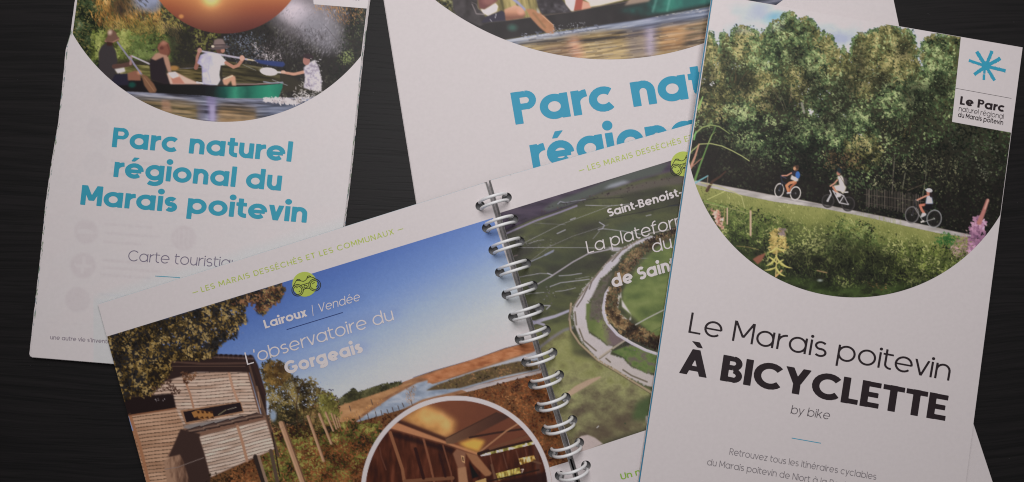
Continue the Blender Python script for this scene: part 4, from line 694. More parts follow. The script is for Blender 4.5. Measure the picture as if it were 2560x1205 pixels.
    C.line(a([(1265, 300), (1370, 680)]), 5, (88, 66, 56)); C.line(a([(1320, 460), (1390, 690)]), 5, (104, 78, 62)); C.line(a([(1300, 280), (1385, 520)]), 7, (60, 42, 38)); C.line(a([(1330, 500), (1350, 620)]), 2, (168, 130, 104))
    C.line(a([(1400, 690), (1490, 1000)]), 6, (84, 64, 54)); C.line(a([(1430, 960), (1500, 1290)]), 9, (84, 68, 58)); C.line(a([(1310, 1010), (1400, 1290)]), 12, (52, 42, 38)); C.line(a([(1335, 1005), (1410, 1250)]), 7, (134, 108, 90)); C.line(a([(1440, 820), (1500, 1160)]), 3, (46, 36, 32))
    C.dabs(a([(940, 1180), (1240, 1060), (1180, 1290), (900, 1290)]), 300, (1.5, 4), [(36, 28, 22), (60, 46, 32)], 18, seed=114)
    # big foreground stump
    C.poly(a([(590, 1045), (640, 1010), (720, 990), (750, 1050), (790, 1180), (810, 1400), (640, 1400), (610, 1150)]), lambda X, Y: ramp([(78, 56, 46), (116, 86, 70), (150, 116, 94)], .5-(X-440)/60+fbm(X*3, Y, 14, 3, 4)-.3), 1, 1); C.line(a([(600, 1105), (700, 1090), (780, 1060), (905, 1015)]), 1.6, (126, 110, 104))
    # overhanging tree
    oak = [(28, 24, 18), (56, 44, 26), (96, 76, 40), (134, 106, 56), (160, 134, 84)]
    T = a([(-100, 20), (150, 50), (420, -70), (800, -190), (1000, -260), (1200, -330), (1560, -470), (1640, -430), (1560, -380), (1460, -260), (1380, -330), (1200, -200), (1180, -60), (1140, 60), (1040, 110), (1020, 190), (900, 210), (680, 220), (640, 320), (560, 440), (480, 510), (300, 540), (200, 640), (-100, 500)])
    tt = t7([(40, 800), (120, 788), (480, 680), (820, 572), (1180, 465), (1215, 500), (1190, 560), (1130, 600), (1080, 660), (1040, 650), (1040, 590), (990, 570), (960, 640), (985, 700), (930, 720), (920, 790), (860, 810), (800, 860), (790, 910), (720, 935)])
    U = tt+a([(640, 260), (660, 330), (600, 400), (560, 470), (480, 530), (330, 545), (200, 640), (-100, 700)])
    C.poly(U, (40, 34, 28), .9, 2); C.dabs(U, 9000, (1.8, 4.6), oak, 22, seed=115, gain=2.2, fe=2.5, jit=.22, off=.02)
    C.dabs(t7([(880, 590), (1000, 540), (1180, 470), (1215, 500), (1160, 590), (1080, 655), (1030, 640), (1000, 590)]), 500, (1.8, 4.4), [(70, 44, 34), (120, 80, 54), (160, 118, 84)], 14, seed=116, fe=3)
    C.dabs(t7([(120, 780), (500, 680), (700, 620), (700, 700), (300, 860), (160, 900)]), 1000, (1.8, 4), [(24, 22, 18), (50, 42, 28), (84, 66, 40)], 18, seed=117, fe=3, off=-.1)
    for k in range(46):
        g2 = np.random.default_rng(k+77); (x, y), = t7([(g2.uniform(420, 960), g2.uniform(620, 880))]); C.dabs(rect(x-3, y-3, x+3, y+3), 2, (1.2, 2.8), [(84, 104, 158), (110, 126, 168)], 9, seed=k, fe=2.5, a=.85)
    C.dabs(a([(730, 350), (850, 350), (820, 420), (770, 440), (740, 400)]), 120, (1.5, 4), [(60, 38, 30), (104, 70, 50), (130, 92, 66)], 10, seed=118, fe=2); C.dabs(a([(480, 480), (640, 400), (720, 500), (700, 540), (600, 480), (520, 520)]), 160, (1.5, 4), [(60, 42, 36), (96, 68, 56)], 10, seed=119, fe=2)
    for (x0, y0, x1, y1, w_) in [(664, 812, 900, 744, 26), (640, 886, 984, 786, 34), (722, 924, 906, 868, 34)]: C.line([(x0, y0), (x1, y1)], w_, (58, 74, 120), .10, soft=12)
    # interior inset
    cx, cy = 1141.5, 1229
    I = Canvas(int(cx-245), int(cy-245), int(cx+245), int(cy+110), (50, 26, 20))
    W = rect(800, 980, 1500, 1400)
    I.poly(W, lambda X, Y: ramp([(48, 26, 20), (66, 34, 24), (88, 48, 34)], fbm(*rot(X*3, Y*.7, 14), 30, 3, 3)*1.5-.3))
    I.poly(n4([(560, 250), (1100, -60), (1800, 60), (2600, 300), (2300, 520), (1560, 650), (1150, 520)]), lambda X, Y: ramp([(112, 72, 46), (100, 58, 40), (90, 52, 38)], (X-1000)/230+.2*fbm(X, Y, 16, 2, 3)))
    I.poly(n4([(600, 220), (900, 60), (1050, 110), (1280, 260), (1260, 400), (1150, 470)]), lambda X, Y: ramp([(128, 88, 48), (168, 122, 70), (186, 140, 84)], fbm(X, Y, 26, 2, 3)*1.3-.1), .95, 7)
    I.poly(n4([(560, 240), (640, 260), (1180, 470), (1160, 520), (560, 280)]), (58, 34, 28), .9, 2); I.poly(n4([(480, 310), (560, 280), (1170, 515), (1560, 650), (1540, 680), (1160, 545), (470, 350)]), (146, 98, 68), 1, 1); I.line(n4([(480, 360), (1160, 555), (1540, 690)]), 3, (90, 54, 40), .8)
    I.poly(n4([(480, 380), (1260, 600), (1240, 660), (480, 450)]), (34, 20, 18), .8, 3)
    I.poly(n4([(1150, 470), (1400, 340), (1780, 150), (1960, 200), (1500, 440), (1250, 540), (1160, 540)]), lambda X, Y: ramp([(92, 66, 50), (74, 48, 38), (58, 38, 32)], (X-1115)/150), 1, 1); I.line(n4([(1160, 470), (1780, 155)]), 2, (52, 34, 28), .9)
    I.poly(n4([(1310, 530), (1500, 470), (1640, 500), (1560, 640), (1400, 590)]), (178, 134, 60), .95, 4); I.line(n4([(1450, 460), (1800, 400), (2140, 350)]), 5, (50, 32, 28)); I.line(n4([(1560, 650), (1900, 380), (2050, 290)]), 4, (132, 92, 66)); I.line(n4([(1580, 650), (2260, 400)]), 6, (56, 34, 28)); I.line(n4([(1560, 660), (2240, 500)]), 8, (44, 28, 24))
    I.line(n4([(1700, 600), (2200, 430)]), 7, (98, 62, 44), .8)
    I.poly(n4([(1600, 670), (1660, 650), (2230, 510), (2240, 545), (1610, 690)]), lambda X, Y: ramp([(92, 84, 44), (150, 138, 70), (196, 190, 170)], vn(X, Y, 6, 4)*1.4-.2)); I.line(n4([(1590, 685), (1700, 665)]), 3, (200, 196, 190))
    for p, wd, c in [([(470, 400), (620, 850), (660, 1100)], 8, (112, 72, 50)), ([(880, 480), (960, 780), (1030, 1100)], 5.4, (104, 64, 46)), ([(1120, 560), (1220, 900), (1240, 1100)], 4, (92, 56, 42)), ([(340, 580), (360, 700), (420, 860)], 3, (78, 46, 36)), ([(1700, 680), (1730, 820)], 3, (90, 56, 44)), ([(1860, 660), (1910, 840)], 3, (80, 50, 40)), ([(2020, 620), (2050, 720)], 3, (80, 50, 40)), ([(2130, 600), (2150, 680)], 2.4, (80, 50, 40)), ([(650, 1000), (1240, 960)], 9, (96, 62, 44)), ([(780, 600), (880, 960)], 8, (44, 24, 20)), ([(1080, 680), (1150, 940)], 6, (44, 24, 20)), ([(2260, 560), (2320, 1100)], 10, (70, 44, 36)), ([(2180, 740), (2320, 780)], 5, (84, 58, 44))]: I.line(n4(p), wd, c)
    I.poly(n4([(1240, 660), (1290, 600), (1400, 640), (1390, 800), (1440, 1100), (1320, 1100), (1300, 830)]), (110, 74, 56), 1, 1); I.poly(n4([(1300, 840), (1400, 820), (1440, 1100), (1320, 1100)]), (134, 96, 70), 1, 1); I.poly(n4([(1340, 680), (1380, 690), (1390, 780), (1355, 760)]), (160, 122, 84), 1, 0); I.poly(n4([(1355, 700), (1372, 705), (1376, 755), (1360, 745)]), (60, 38, 30))
    I.poly(n4([(1390, 640), (1540, 680), (1720, 900), (1700, 930), (1640, 940), (1480, 780)]), (124, 84, 58), 1, 1); I.poly(n4([(1440, 760), (1560, 940), (1480, 970)]), (24, 16, 16), 1, 1); I.poly(n4([(1770, 905), (2060, 830), (2080, 905), (1800, 990)]), lambda X, Y: ramp([(104, 90, 40), (160, 136, 66), (196, 170, 100)], vn(X*2, Y, 6, 4)*1.4-.2)); I.poly(n4([(2050, 720), (2240, 680), (2260, 740), (2070, 800)]), lambda X, Y: ramp([(84, 62, 30), (150, 112, 50), (200, 180, 130)], vn(X*2, Y, 7, 5)*1.4-.2))
    for k in range(6): I.line(n4([(1840+k*36, 900-k*9), (1846+k*36, 960-k*9)]), 1, (70, 52, 34), .8)
    I.line(n4([(2080, 858), (2112, 850), (2084, 904)]), 1.8, (190, 170, 156)); I.poly(n4([(1520, 1000), (1650, 960), (1660, 1100), (1500, 1100)]), (150, 120, 76)); I.line(n4([(1720, 800), (1770, 1000)]), 6, (88, 60, 46)); I.line(n4([(1680, 1000), (2300, 860)]), 4, (40, 26, 22)); I.poly(n4([(1820, 1010), (2400, 880), (2400, 1100), (1800, 1100)]), (36, 22, 22), .8, 2)
    I.a = np.clip(I.a*1.14+3, 0, 255)
    # place the inset: pale ring, then the round picture
    C.ell(cx, cy, 239.5, 239.5, (196, 186, 190)); sl = (slice(int(cy-245)-520, int(cy-245)-520+I.h), slice(int(cx-245)-240, int(cx-245)-240+I.w))
    sub = C.a[sl]; X = C.X[sl]; Y = C.Y[sl]; m = np.clip(228-np.hypot(X-cx, Y-cy)+.5, 0, 1)[..., None]; ia = I.a[:sub.shape[0], :sub.shape[1]]; C.a[sl] = sub*(1-m)+ia*m
    C.a *= (1+(np.random.default_rng(5).random((C.h, C.w, 1))-.5)*.05)
    return C

def paint_marsh():
    """the notebook's right page: the marsh from the air, a river bend and a tree-lined island road"""
    C = Canvas(1225, 380, 1800, 1180, (66, 66, 52)); r1 = lambda p: Zc(p, 1180, 420, 3.171); r2 = lambda p: Zc(p, 1240, 780, 2.835)
    C.poly(rect(1225, 380, 1800, 1180), lambda X, Y: ramp([(54, 50, 46), (62, 62, 46), (78, 80, 48), (66, 66, 50)], fbm(*rot(X*.7, Y*1.6, -16), 50, 3, 3)*1.6-.3)*(1+.06*(vn(X, Y, 2, 5)[..., None]-.5)))
    C.dabs(r1([(180, 500), (1500, 100), (1700, 700), (900, 1100), (440, 1200)]), 2600, (1, 2.6), [(44, 40, 38), (60, 60, 44), (80, 84, 50)], 34, seed=130, asp=.4, ang=-16, a=.45, fe=8)
    # purple fields at the top
    C.poly(r1([(180, 360), (900, 120), (1400, -10), (1800, -120), (1800, -20), (1450, 60), (1050, 180), (700, 330), (480, 400), (230, 520)]), lambda X, Y: ramp([(48, 38, 54), (64, 50, 70), (78, 62, 78)], fbm(*rot(X*.5, Y*2, -16), 26, 3, 4)*1.5-.2), .95, 2)
    C.poly(r1([(560, 330), (640, 270), (860, 190), (1100, 80), (1420, -20), (1560, -40), (1500, 40), (1200, 120), (1000, 200), (760, 300), (600, 340)]), (72, 78, 70), .9, 3)
    C.poly(r1([(960, 230), (1400, 100), (1700, 60), (1800, 20), (1800, 110), (1480, 150), (1080, 230)]), (84, 74, 66), .9, 3)
    C.dabs(r1([(500, 340), (1000, 210), (1180, 160), (1400, 120), (1640, 50), (1640, 80), (1380, 150), (1100, 220), (900, 270), (520, 370)]), 700, (1.5, 3.2), [(38, 26, 34), (58, 44, 46), (84, 66, 60)], 10, seed=121, fe=1.5)
    C.poly(r1([(1040, 165), (1100, 130), (1200, 100), (1260, 110), (1140, 150)]), (134, 136, 148), .8, 3); C.line(r1([(680, 285), (700, 265), (740, 275), (900, 250)]), 2, (134, 130, 146), .8); C.line(r1([(690, 285), (1000, 240), (1200, 235)]), 1.4, (40, 32, 40), .8); C.line(r1([(1000, 80), (1380, -10)]), 1.6, (44, 34, 46), .7); C.line(r1([(860, 170), (1200, 60)]), 1.4, (40, 32, 42), .6)
    C.line(r1([(270, 520), (500, 420), (700, 350), (830, 300)]), 4.5, (118, 106, 132), .9); C.line(r1([(270, 490), (500, 395), (840, 275)]), 2, (48, 36, 54), .9); C.line(r1([(260, 460), (430, 400)]), 2, (44, 34, 44), .8)
    # green tints
    for (x, y, rx, ry, c) in [(900, 380, 200, 50, (84, 86, 44)), (700, 470, 140, 40, (66, 68, 42)), (1250, 500, 160, 50, (66, 76, 56)), (600, 900, 200, 60, (60, 66, 46)), (700, 720, 160, 50, (60, 64, 46)), (1400, 1000, 130, 90, (92, 108, 50)), (1500, 880, 120, 60, (74, 92, 52)), (1420, 740, 120, 50, (80, 90, 54)), (1300, 330, 200, 40, (70, 72, 48))]:
        (X, Y), = r1([(x, y)]); C.ell(X, Y, rx/3.17, ry/3.17, c, ang=-16, a=.75, soft=14)
    # thin channels
    wl = (140, 134, 146)
    for p, wd, c in [([(370, 632), (700, 630), (1150, 635), (1240, 650)], 1.4, wl), ([(400, 600), (700, 450), (1110, 295)], 1, wl), ([(460, 740), (600, 630), (800, 540), (1080, 450)], 1, (120, 112, 120)), ([(900, 295), (1100, 300), (1260, 285)], 1.4, wl), ([(480, 435), (740, 450)], .9, (112, 106, 116)), ([(1030, 480), (1200, 500), (1340, 525)], 1.6, wl), ([(960, 560), (1010, 500)], 1.4, (120, 116, 124)), ([(1010, 430), (1050, 455), (1035, 480), (1000, 490)], 2.6, wl),
                     ([(370, 865), (540, 835), (610, 838)], 1.6, wl), ([(600, 835), (640, 850), (620, 865)], 3, wl), ([(640, 850), (800, 745), (920, 680), (1110, 640)], 3.4, (144, 132, 142)), ([(520, 920), (640, 850)], 3, (136, 126, 136)), ([(690, 855), (770, 850), (870, 835)], 2, wl), ([(620, 940), (700, 910), (780, 900), (930, 882)], 2.2, wl), ([(660, 980), (740, 970), (820, 950)], 1.6, wl), ([(430, 1000), (570, 985)], 1.4, wl), ([(540, 1090), (620, 1090), (590, 1120)], 2.6, wl), ([(675, 520), (740, 490)], 2.4, wl), ([(780, 410), (820, 395)], 2.4, wl), ([(1340, 715), (1560, 720), (1620, 715)], 1.8, (120, 112, 112)), ([(1390, 1205), (1530, 1110), (1620, 1060)], 1.8, (150, 138, 120)), ([(450, 600), (520, 575), (570, 570)], 1.2, wl), ([(470, 740), (560, 700), (650, 650)], 2.2, (122, 122, 140)), ([(580, 690), (640, 660)], 5, (112, 114, 134)), ([(1070, 400), (1400, 340), (1660, 280)], 1.4, (40, 36, 40)), ([(1400, 520), (1660, 470)], 2.4, (146, 134, 130)), ([(1520, 480), (1660, 470)], 1.2, (36, 30, 34)), ([(1380, 380), (1420, 370)], 2, wl), ([(1700, 290), (1560, 300)], 1.6, (40, 44, 60)),
                     ([(440, 1110), (540, 1085)], 1.6, wl), ([(820, 880), (930, 860)], 1, wl), ([(330, 700), (360, 690)], 2, (120, 96, 96))]:
        C.line(r1(p), wd, c, .9)
    C.dabs(r1([(420, 560), (660, 560), (640, 640), (430, 640)]), 60, (1, 3), [(70, 64, 64), (122, 114, 124)], 10, seed=122, asp=.3, ang=-15); C.dabs(r1([(580, 960), (640, 960), (620, 1040), (590, 1040)]), 30, (1, 3), [(70, 64, 64), (130, 122, 130)], 10, seed=123)
    C.poly(r1([(1080, 625), (1200, 630), (1240, 610), (1180, 660), (1110, 660)]), (146, 136, 144), .95, 1)
    # green ground lower
    C.poly(r2([(250, 120), (520, 80), (540, 300), (730, 340), (1100, 560), (1110, 700), (1060, 830), (700, 940), (520, 980), (430, 700), (300, 240)]), lambda X, Y: ramp([(104, 96, 58), (124, 122, 66), (134, 130, 78), (112, 104, 68), (90, 76, 58)], .1+np.clip((Y-840)/260, 0, .7)+(fbm(*rot(X, Y*1.4, -30), 26, 4, 4)-.5)*.9)*(1+.1*(vn(X, Y, 3, 5)[..., None]-.5)), .95, 5)
    C.poly(r2([(620, 820), (800, 760), (960, 680), (1060, 700), (1050, 800), (740, 930), (600, 860)]), (84, 68, 54), .55, 14); C.poly(r2([(1000, 640), (1110, 590), (1100, 720), (1060, 770), (960, 760)]), (66, 88, 48), .8, 6); C.poly(r2([(360, 300), (520, 180), (660, 330), (700, 440), (480, 420)]), (124, 122, 62), .45, 14)
    C.poly(r2([(330, 110), (520, 60), (540, 110), (330, 190), (260, 170)]), (86, 90, 50), .8, 4)
    C.line(r2([(310, 250), (400, 180), (480, 130), (540, 110)]), 7, (108, 100, 116), .7, soft=2.5); C.line(r2([(200, 100), (330, 55), (420, 30), (520, -10)]), 10, (146, 138, 160), .9, w1=6, soft=1.5); C.line(r2([(240, 60), (340, 90)]), 6, (140, 132, 156), .8)
    C.poly(r2([(500, 575), (560, 525), (650, 480), (740, 455), (745, 465), (640, 530), (520, 600)]), (160, 128, 102), .95, 1)
    C.poly(r2([(600, 880), (650, 870), (700, 890), (760, 935), (700, 960), (560, 1020), (520, 980), (540, 950)]), (160, 140, 134), 1, 1); C.line(r2([(715, 820), (728, 808)]), 2.2, (160, 154, 150)); C.ell(*r2([(915, 790)])[0], 2, 2, (60, 70, 50)); C.poly(r2([(1060, 740), (1110, 720), (1100, 800), (1065, 790)]), (150, 134, 132), .9, 1)
    # island meadow, right
    C.poly(r1([(1190, 980), (1250, 880), (1330, 770), (1480, 620), (1700, 540), (1700, 1300), (1460, 1350), (1300, 1200), (1200, 1120)]), lambda X, Y: ramp([(70, 84, 46), (88, 102, 50), (104, 116, 56), (118, 126, 66)], fbm(*rot(X, Y*1.7, -20), 34, 3, 4)*1.1-.05), .95, 3)
    # river
    riv = r1([(1420, 535), (1450, 545), (1280, 620), (1190, 690), (1160, 750), (1080, 830), (1010, 890), (970, 1000), (930, 1050), (905, 1200)])+r2([(640, 20), (645, 80), (660, 150), (740, 200), (790, 240), (830, 240), (810, 300), (900, 330), (960, 390), (1060, 430), (1150, 460), (1140, 540), (1060, 520), (950, 470), (850, 410), (740, 350), (690, 300), (600, 200), (560, 100), (545, 0)])+r1([(790, 1200), (800, 1120), (880, 960), (950, 880), (1040, 790), (1110, 700), (1220, 620), (1330, 570)])
    C.line(riv+riv[:1], 4, (70, 72, 46), .6, soft=1.2)
    C.poly(riv, lambda X, Y: ramp([(150, 142, 152), (164, 152, 156), (160, 146, 140)], (Y-560)/420+.2*fbm(X, Y, 20, 2, 3)), 1, 1)
    for p in [[(1120, 690), (1060, 760), (1040, 780)], [(1180, 660), (1110, 740)], [(1010, 820), (950, 900), (930, 960)], [(920, 940), (870, 1040), (830, 1100)], [(1230, 630), (1190, 650)]]: C.line(r1(p), 3.2, (92, 78, 70), .9)
    for p in [[(560, 0), (570, 90)], [(590, 120), (620, 200), (710, 275)], [(900, 410), (960, 450), (1070, 495)], [(735, 330), (830, 260), (860, 230), (920, 195)], [(780, 330), (810, 355)]]: C.line(r2(p), 4, (104, 92, 76), .95)
    C.line(r2([(735, 322), (820, 262), (930, 190)]), 5, (156, 138, 118), .8)
    C.line(r2([(532, -60), (520, 40), (530, 130), (590, 220), (720, 340), (860, 420), (1000, 510), (1110, 575)]), 5, (146, 122, 92)); C.line(r2([(526, -40), (514, 40), (522, 130), (584, 226), (715, 350), (860, 434), (1000, 520), (1110, 590)]), 1.6, (92, 76, 56), .8); C.line(r1([(1330, 565), (1200, 640), (1060, 760), (920, 930), (800, 1100), (765, 1205)]), 3.4, (116, 98, 84), .9)
    g = np.random.default_rng(31)
    for k in range(len(riv)-1):
        (xa, ya), (xb, yb) = riv[k], riv[k+1]; L = math.hypot(xb-xa, yb-ya)
        for j in range(int(L/4)):
            f = g.uniform(); C.ell(xa+(xb-xa)*f+g.normal(0, 1.1), ya+(yb-ya)*f+g.normal(0, 1.1), g.uniform(1, 2.2), g.uniform(.7, 1.4), ((84, 88, 52), (156, 146, 148))[int(g.integers(2))], ang=g.uniform(0, 180), a=.85)
    # inner bank and tree belt
    C.poly(r2([(640, -60), (760, -60), (780, 60), (850, 160), (920, 190), (840, 240), (790, 235), (740, 190), (655, 130), (640, 40)]), lambda X, Y: ramp([(92, 104, 50), (110, 118, 60), (104, 84, 84)], (X-1480)/50+.4*fbm(X, Y, 8, 2, 3)-.2), 1, 1); C.poly(r1([(960, 1000), (1030, 880), (1120, 820), (1060, 960), (1030, 1100), (1040, 1205), (930, 1205), (940, 1080)]), lambda X, Y: ramp([(74, 78, 48), (92, 82, 72), (76, 66, 58)], fbm(X, Y, 10, 3, 4)*1.4-.2), .95, 2)
    C.poly(r2([(820, 280), (960, 230), (1150, 300), (1160, 440), (1060, 430), (960, 380), (900, 320)]), lambda X, Y: ramp([(74, 96, 46), (96, 112, 54), (98, 80, 80)], fbm(X, Y, 12, 3, 4)*1.4-.2), 1, 1); C.dabs(r2([(700, -60), (770, -60), (800, 80), (860, 170), (800, 150), (730, 80)]), 200, (1, 2.6), [(80, 60, 62), (112, 92, 92)], 8, seed=124)
    C.dabs(r2([(850, 170), (960, 230), (1150, 290), (1150, 330), (1000, 300), (900, 240)]), 260, (1, 3), [(70, 62, 60), (112, 96, 100)], 8, seed=125, asp=.3, ang=70)
    shore = r1([(1090, 950), (1060, 1000), (1040, 1110), (1060, 1205)])+r2([(760, 0), (790, 80), (860, 160), (960, 220), (1060, 270), (1150, 300)]); C.line(shore, 7, (160, 150, 160)); C.line([(x+3, y-1) for x, y in shore], 2.4, (184, 172, 176), .7)
    C.poly(r1([(1180, 970), (1190, 1100), (1260, 1160), (1260, 1205), (1180, 1205), (1150, 1100), (1160, 1000)])+r2([(960, 20), (940, 60), (890, 20), (860, 0)]), (176, 164, 160), 1, 1)
    belt = r1([(1180, 760), (1280, 640), (1420, 560), (1560, 500), (1640, 470), (1640, 520), (1480, 600), (1370, 680), (1300, 760), (1240, 830), (1190, 900), (1180, 980), (1150, 1060), (1160, 1130), (1200, 1205), (1080, 1205), (1060, 1100), (1070, 1000), (1110, 900), (1140, 820)])
    C.dabs(belt, 7000, (1.4, 3.6), [(48, 34, 24), (84, 62, 40), (120, 90, 56), (142, 112, 70)], 12, seed=126, fe=1.6, off=-.02); C.dabs(r1([(1380, 570), (1560, 490), (1700, 450), (1700, 500), (1560, 530), (1420, 600)]), 420, (1.4, 3.4), [(34, 24, 22), (56, 40, 32)], 10, seed=127, fe=1.5)
    C.dabs(r2([(770, -20), (850, 0), (960, 80), (1090, 140), (1170, 190), (1160, 270), (1050, 230), (900, 160), (800, 60)]), 3000, (1.5, 4), [(42, 30, 24), (80, 56, 36), (124, 92, 54), (146, 116, 72)], 14, seed=128, fe=2, bias=lambda x, y: -(x-1560)/200); C.line(r2([(990, 90), (1080, 40), (1200, -20)]), 3, (146, 140, 130)); C.line(r2([(1090, 150), (1180, 100)]), 1.4, (70, 90, 50), .8)
    C.dabs(r1([(1200, 780), (1330, 690), (1330, 760), (1220, 860)]), 200, (1, 2.4), [(100, 66, 56), (140, 104, 84)], 8, seed=129, asp=.3, ang=80)
    C.a *= (1+(np.random.default_rng(6).random((C.h, C.w, 1))-.5)*.06)
    return C
# ================================================================ the things on the table
def dsat(C, s, con=1., mid=90., gain=1.):
    g = C.a.mean(2, keepdims=True); C.a = ((g+(C.a-g)*s)-mid)*con+mid; C.a = np.clip(C.a*gain, 14, 250); C.__dict__.pop('_b', None); return C
def printed(parent, name, C, ref, field, box, step, zf, lift=.035):
    """a picture printed on a sheet: a fine mesh on the paper that carries the artwork as ink colours"""
    V, Fc, col = region(field, box, step, lambda a, b: zf(a, b)+lift, lambda a, b: albedo(C.sample(a, b), ref)); return mesh_obj(name, V, Fc, M_print, parent, col)

# ---- table
def make_table():
    m = bpy.data.materials.new('black_brown_wood'); m.use_nodes = True; nt = m.node_tree; N = nt.nodes; Lk = nt.links; b = N['Principled BSDF']
    tc = N.new('ShaderNodeTexCoord'); mp = N.new('ShaderNodeMapping'); mp.inputs['Scale'].default_value = (7, 240, 1); Lk.new(tc.outputs['Object'], mp.inputs['Vector'])
    wv = N.new('ShaderNodeTexNoise'); wv.inputs['Scale'].default_value = 9; wv.inputs['Detail'].default_value = 2; Lk.new(tc.outputs['Object'], wv.inputs['Vector'])
    vm = N.new('ShaderNodeVectorMath'); vm.operation = 'MULTIPLY_ADD'; vm.inputs[1].default_value = (0, 5.5, 0); Lk.new(wv.outputs['Color'], vm.inputs[0]); Lk.new(mp.outputs[0], vm.inputs[2])
    g = N.new('ShaderNodeTexNoise'); g.inputs['Scale'].default_value = 3.2; g.inputs['Detail'].default_value = 7; g.inputs['Roughness'].default_value = .62; Lk.new(vm.outputs[0], g.inputs['Vector'])
    r = N.new('ShaderNodeValToRGB'); r.color_ramp.elements[0].position = .38; r.color_ramp.elements[0].color = (.0034, .0029, .0032, 1); r.color_ramp.elements[1].position = .62; r.color_ramp.elements[1].color = (.0100, .0082, .0088, 1); Lk.new(g.outputs['Fac'], r.inputs[0]); Lk.new(r.outputs[0], b.inputs['Base Color'])
    bp = N.new('ShaderNodeBump'); bp.inputs['Strength'].default_value = .22; bp.inputs['Distance'].default_value = .00022; Lk.new(g.outputs['Fac'], bp.inputs['Height']); Lk.new(bp.outputs[0], b.inputs['Normal'])
    m2 = N.new('ShaderNodeMapping'); m2.inputs['Scale'].default_value = (26, 900, 1); Lk.new(tc.outputs['Object'], m2.inputs['Vector']); v2 = N.new('ShaderNodeVectorMath'); v2.operation = 'MULTIPLY_ADD'; v2.inputs[1].default_value = (0, 16, 0); Lk.new(wv.outputs['Color'], v2.inputs[0]); Lk.new(m2.outputs[0], v2.inputs[2])
    po = N.new('ShaderNodeTexNoise'); po.inputs['Scale'].default_value = 1.6; po.inputs['Detail'].default_value = 3; Lk.new(v2.outputs[0], po.inputs['Vector'])
    pr = N.new('ShaderNodeValToRGB'); pr.color_ramp.elements[0].position = .36; pr.color_ramp.elements[0].color = (.5, .5, .5, 1); pr.color_ramp.elements[1].position = .46; pr.color_ramp.elements[1].color = (1, 1, 1, 1); Lk.new(po.outputs['Fac'], pr.inputs[0])
    mu = N.new('ShaderNodeMix'); mu.data_type = 'RGBA'; mu.blend_type = 'MULTIPLY'; mu.inputs[0].default_value = 1; Lk.new(r.outputs[0], mu.inputs[6]); Lk.new(pr.outputs[0], mu.inputs[7]); Lk.new(mu.outputs[2], b.inputs['Base Color'])
    ad = N.new('ShaderNodeMath'); ad.operation = 'MULTIPLY_ADD'; ad.inputs[1].default_value = .8; Lk.new(pr.outputs[0], ad.inputs[0]); Lk.new(g.outputs['Fac'], ad.inputs[2]); Lk.new(ad.outputs[0], bp.inputs['Height'])
    rr = N.new('ShaderNodeMapRange'); rr.inputs['To Min'].default_value = .50; rr.inputs['To Max'].default_value = .68; Lk.new(g.outputs['Fac'], rr.inputs['Value']); Lk.new(rr.outputs[0], b.inputs['Roughness']); b.inputs['Specular IOR Level'].default_value = .34
    x, y, t = .75, .45, -.025; V = [(-x, -y, 0), (x, -y, 0), (x, y, 0), (-x, y, 0), (-x, -y, t), (x, -y, t), (x, y, t), (-x, y, t)]
    o = mesh_obj('table', V, [(0, 1, 2, 3), (7, 6, 5, 4), (0, 4, 5, 1), (1, 5, 6, 2), (2, 6, 7, 3), (3, 7, 4, 0)], m); tag(o, 'black-brown wooden table top with fine wavy grain under all the brochures', None, None, 'structure')
    # scattered dust and lint
    gg = np.random.default_rng(21); parts = []
    for k in range(150):
        px, py = gg.uniform(-100, 2660), gg.uniform(-100, 1300); L = gg.uniform(.8, 2.4) if k % 9 else gg.uniform(4, 9); an = gg.uniform(0, 6.28); wd = gg.uniform(.5, 1.1) if k % 9 else .35
        d = np.array((math.cos(an), math.sin(an))); n = np.array((-d[1], d[0])); c = [(px-d[0]*L/2-n[0]*wd/2, py-d[1]*L/2-n[1]*wd/2), (px+d[0]*L/2-n[0]*wd/2, py+d[1]*L/2-n[1]*wd/2), (px+d[0]*L/2+n[0]*wd/2, py+d[1]*L/2+n[1]*wd/2), (px-d[0]*L/2+n[0]*wd/2, py-d[1]*L/2+n[1]*wd/2)]
        z = .03+.0*k; lo = P([q[0] for q in c], [q[1] for q in c], .02); hi = P([q[0] for q in c], [q[1] for q in c], .09); parts.append((np.concatenate([lo, hi]), [(4, 5, 6, 7), (0, 4, 7, 3), (1, 2, 6, 5), (0, 1, 5, 4), (3, 7, 6, 2)]))
    V, Fc = merge(parts); o = mesh_obj('dust', V, Fc, mat('dust_grey', (.10, .095, .10), rough=.9)); tag(o, 'specks of pale dust and lint on the dark table top', 'dust', None, 'stuff')
make_table()

# ---- folded leaflet, left
REF_L = (184, 175, 175)
left_edge = [(214, -150), (199, -60), (192, 0), (181, 81), (169, 123), (160, 218), (150, 306), (134, 400), (119, 503), (106, 633), (92, 759), (78, 886)]
right_edge = [(938, -150), (928, -60), (921, 0), (904, 141), (891, 267), (878, 400), (869, 480), (858, 566), (824, 960)]
def ex_at(E, y): return np.interp(y, [p[1] for p in E], [p[0] for p in E])
def f_leaf(dl, dr, db, wob=0, seed=0):
    def f(X, Y):
        w_ = (vn(Y*0+3.3, Y, 9, seed)-.5)*wob if wob else 0
        l = ex_at(left_edge, Y)-dl+w_; r = ex_at(right_edge, Y)+dr+w_; bot = 892+db+(X-71)*.082; return np.maximum(np.maximum(l-X, X-r), np.maximum(Y-bot, -150-Y))
    return f
def zL(x, y):
    u = (np.asarray(x, float)-ex_at(left_edge, y))/740.; return 1.75+.35*np.sin(np.clip(u, 0, 1)*3.14)+.25*np.cos(np.asarray(y)/170.)*np.exp(-np.clip(u, 0, 1)*5)
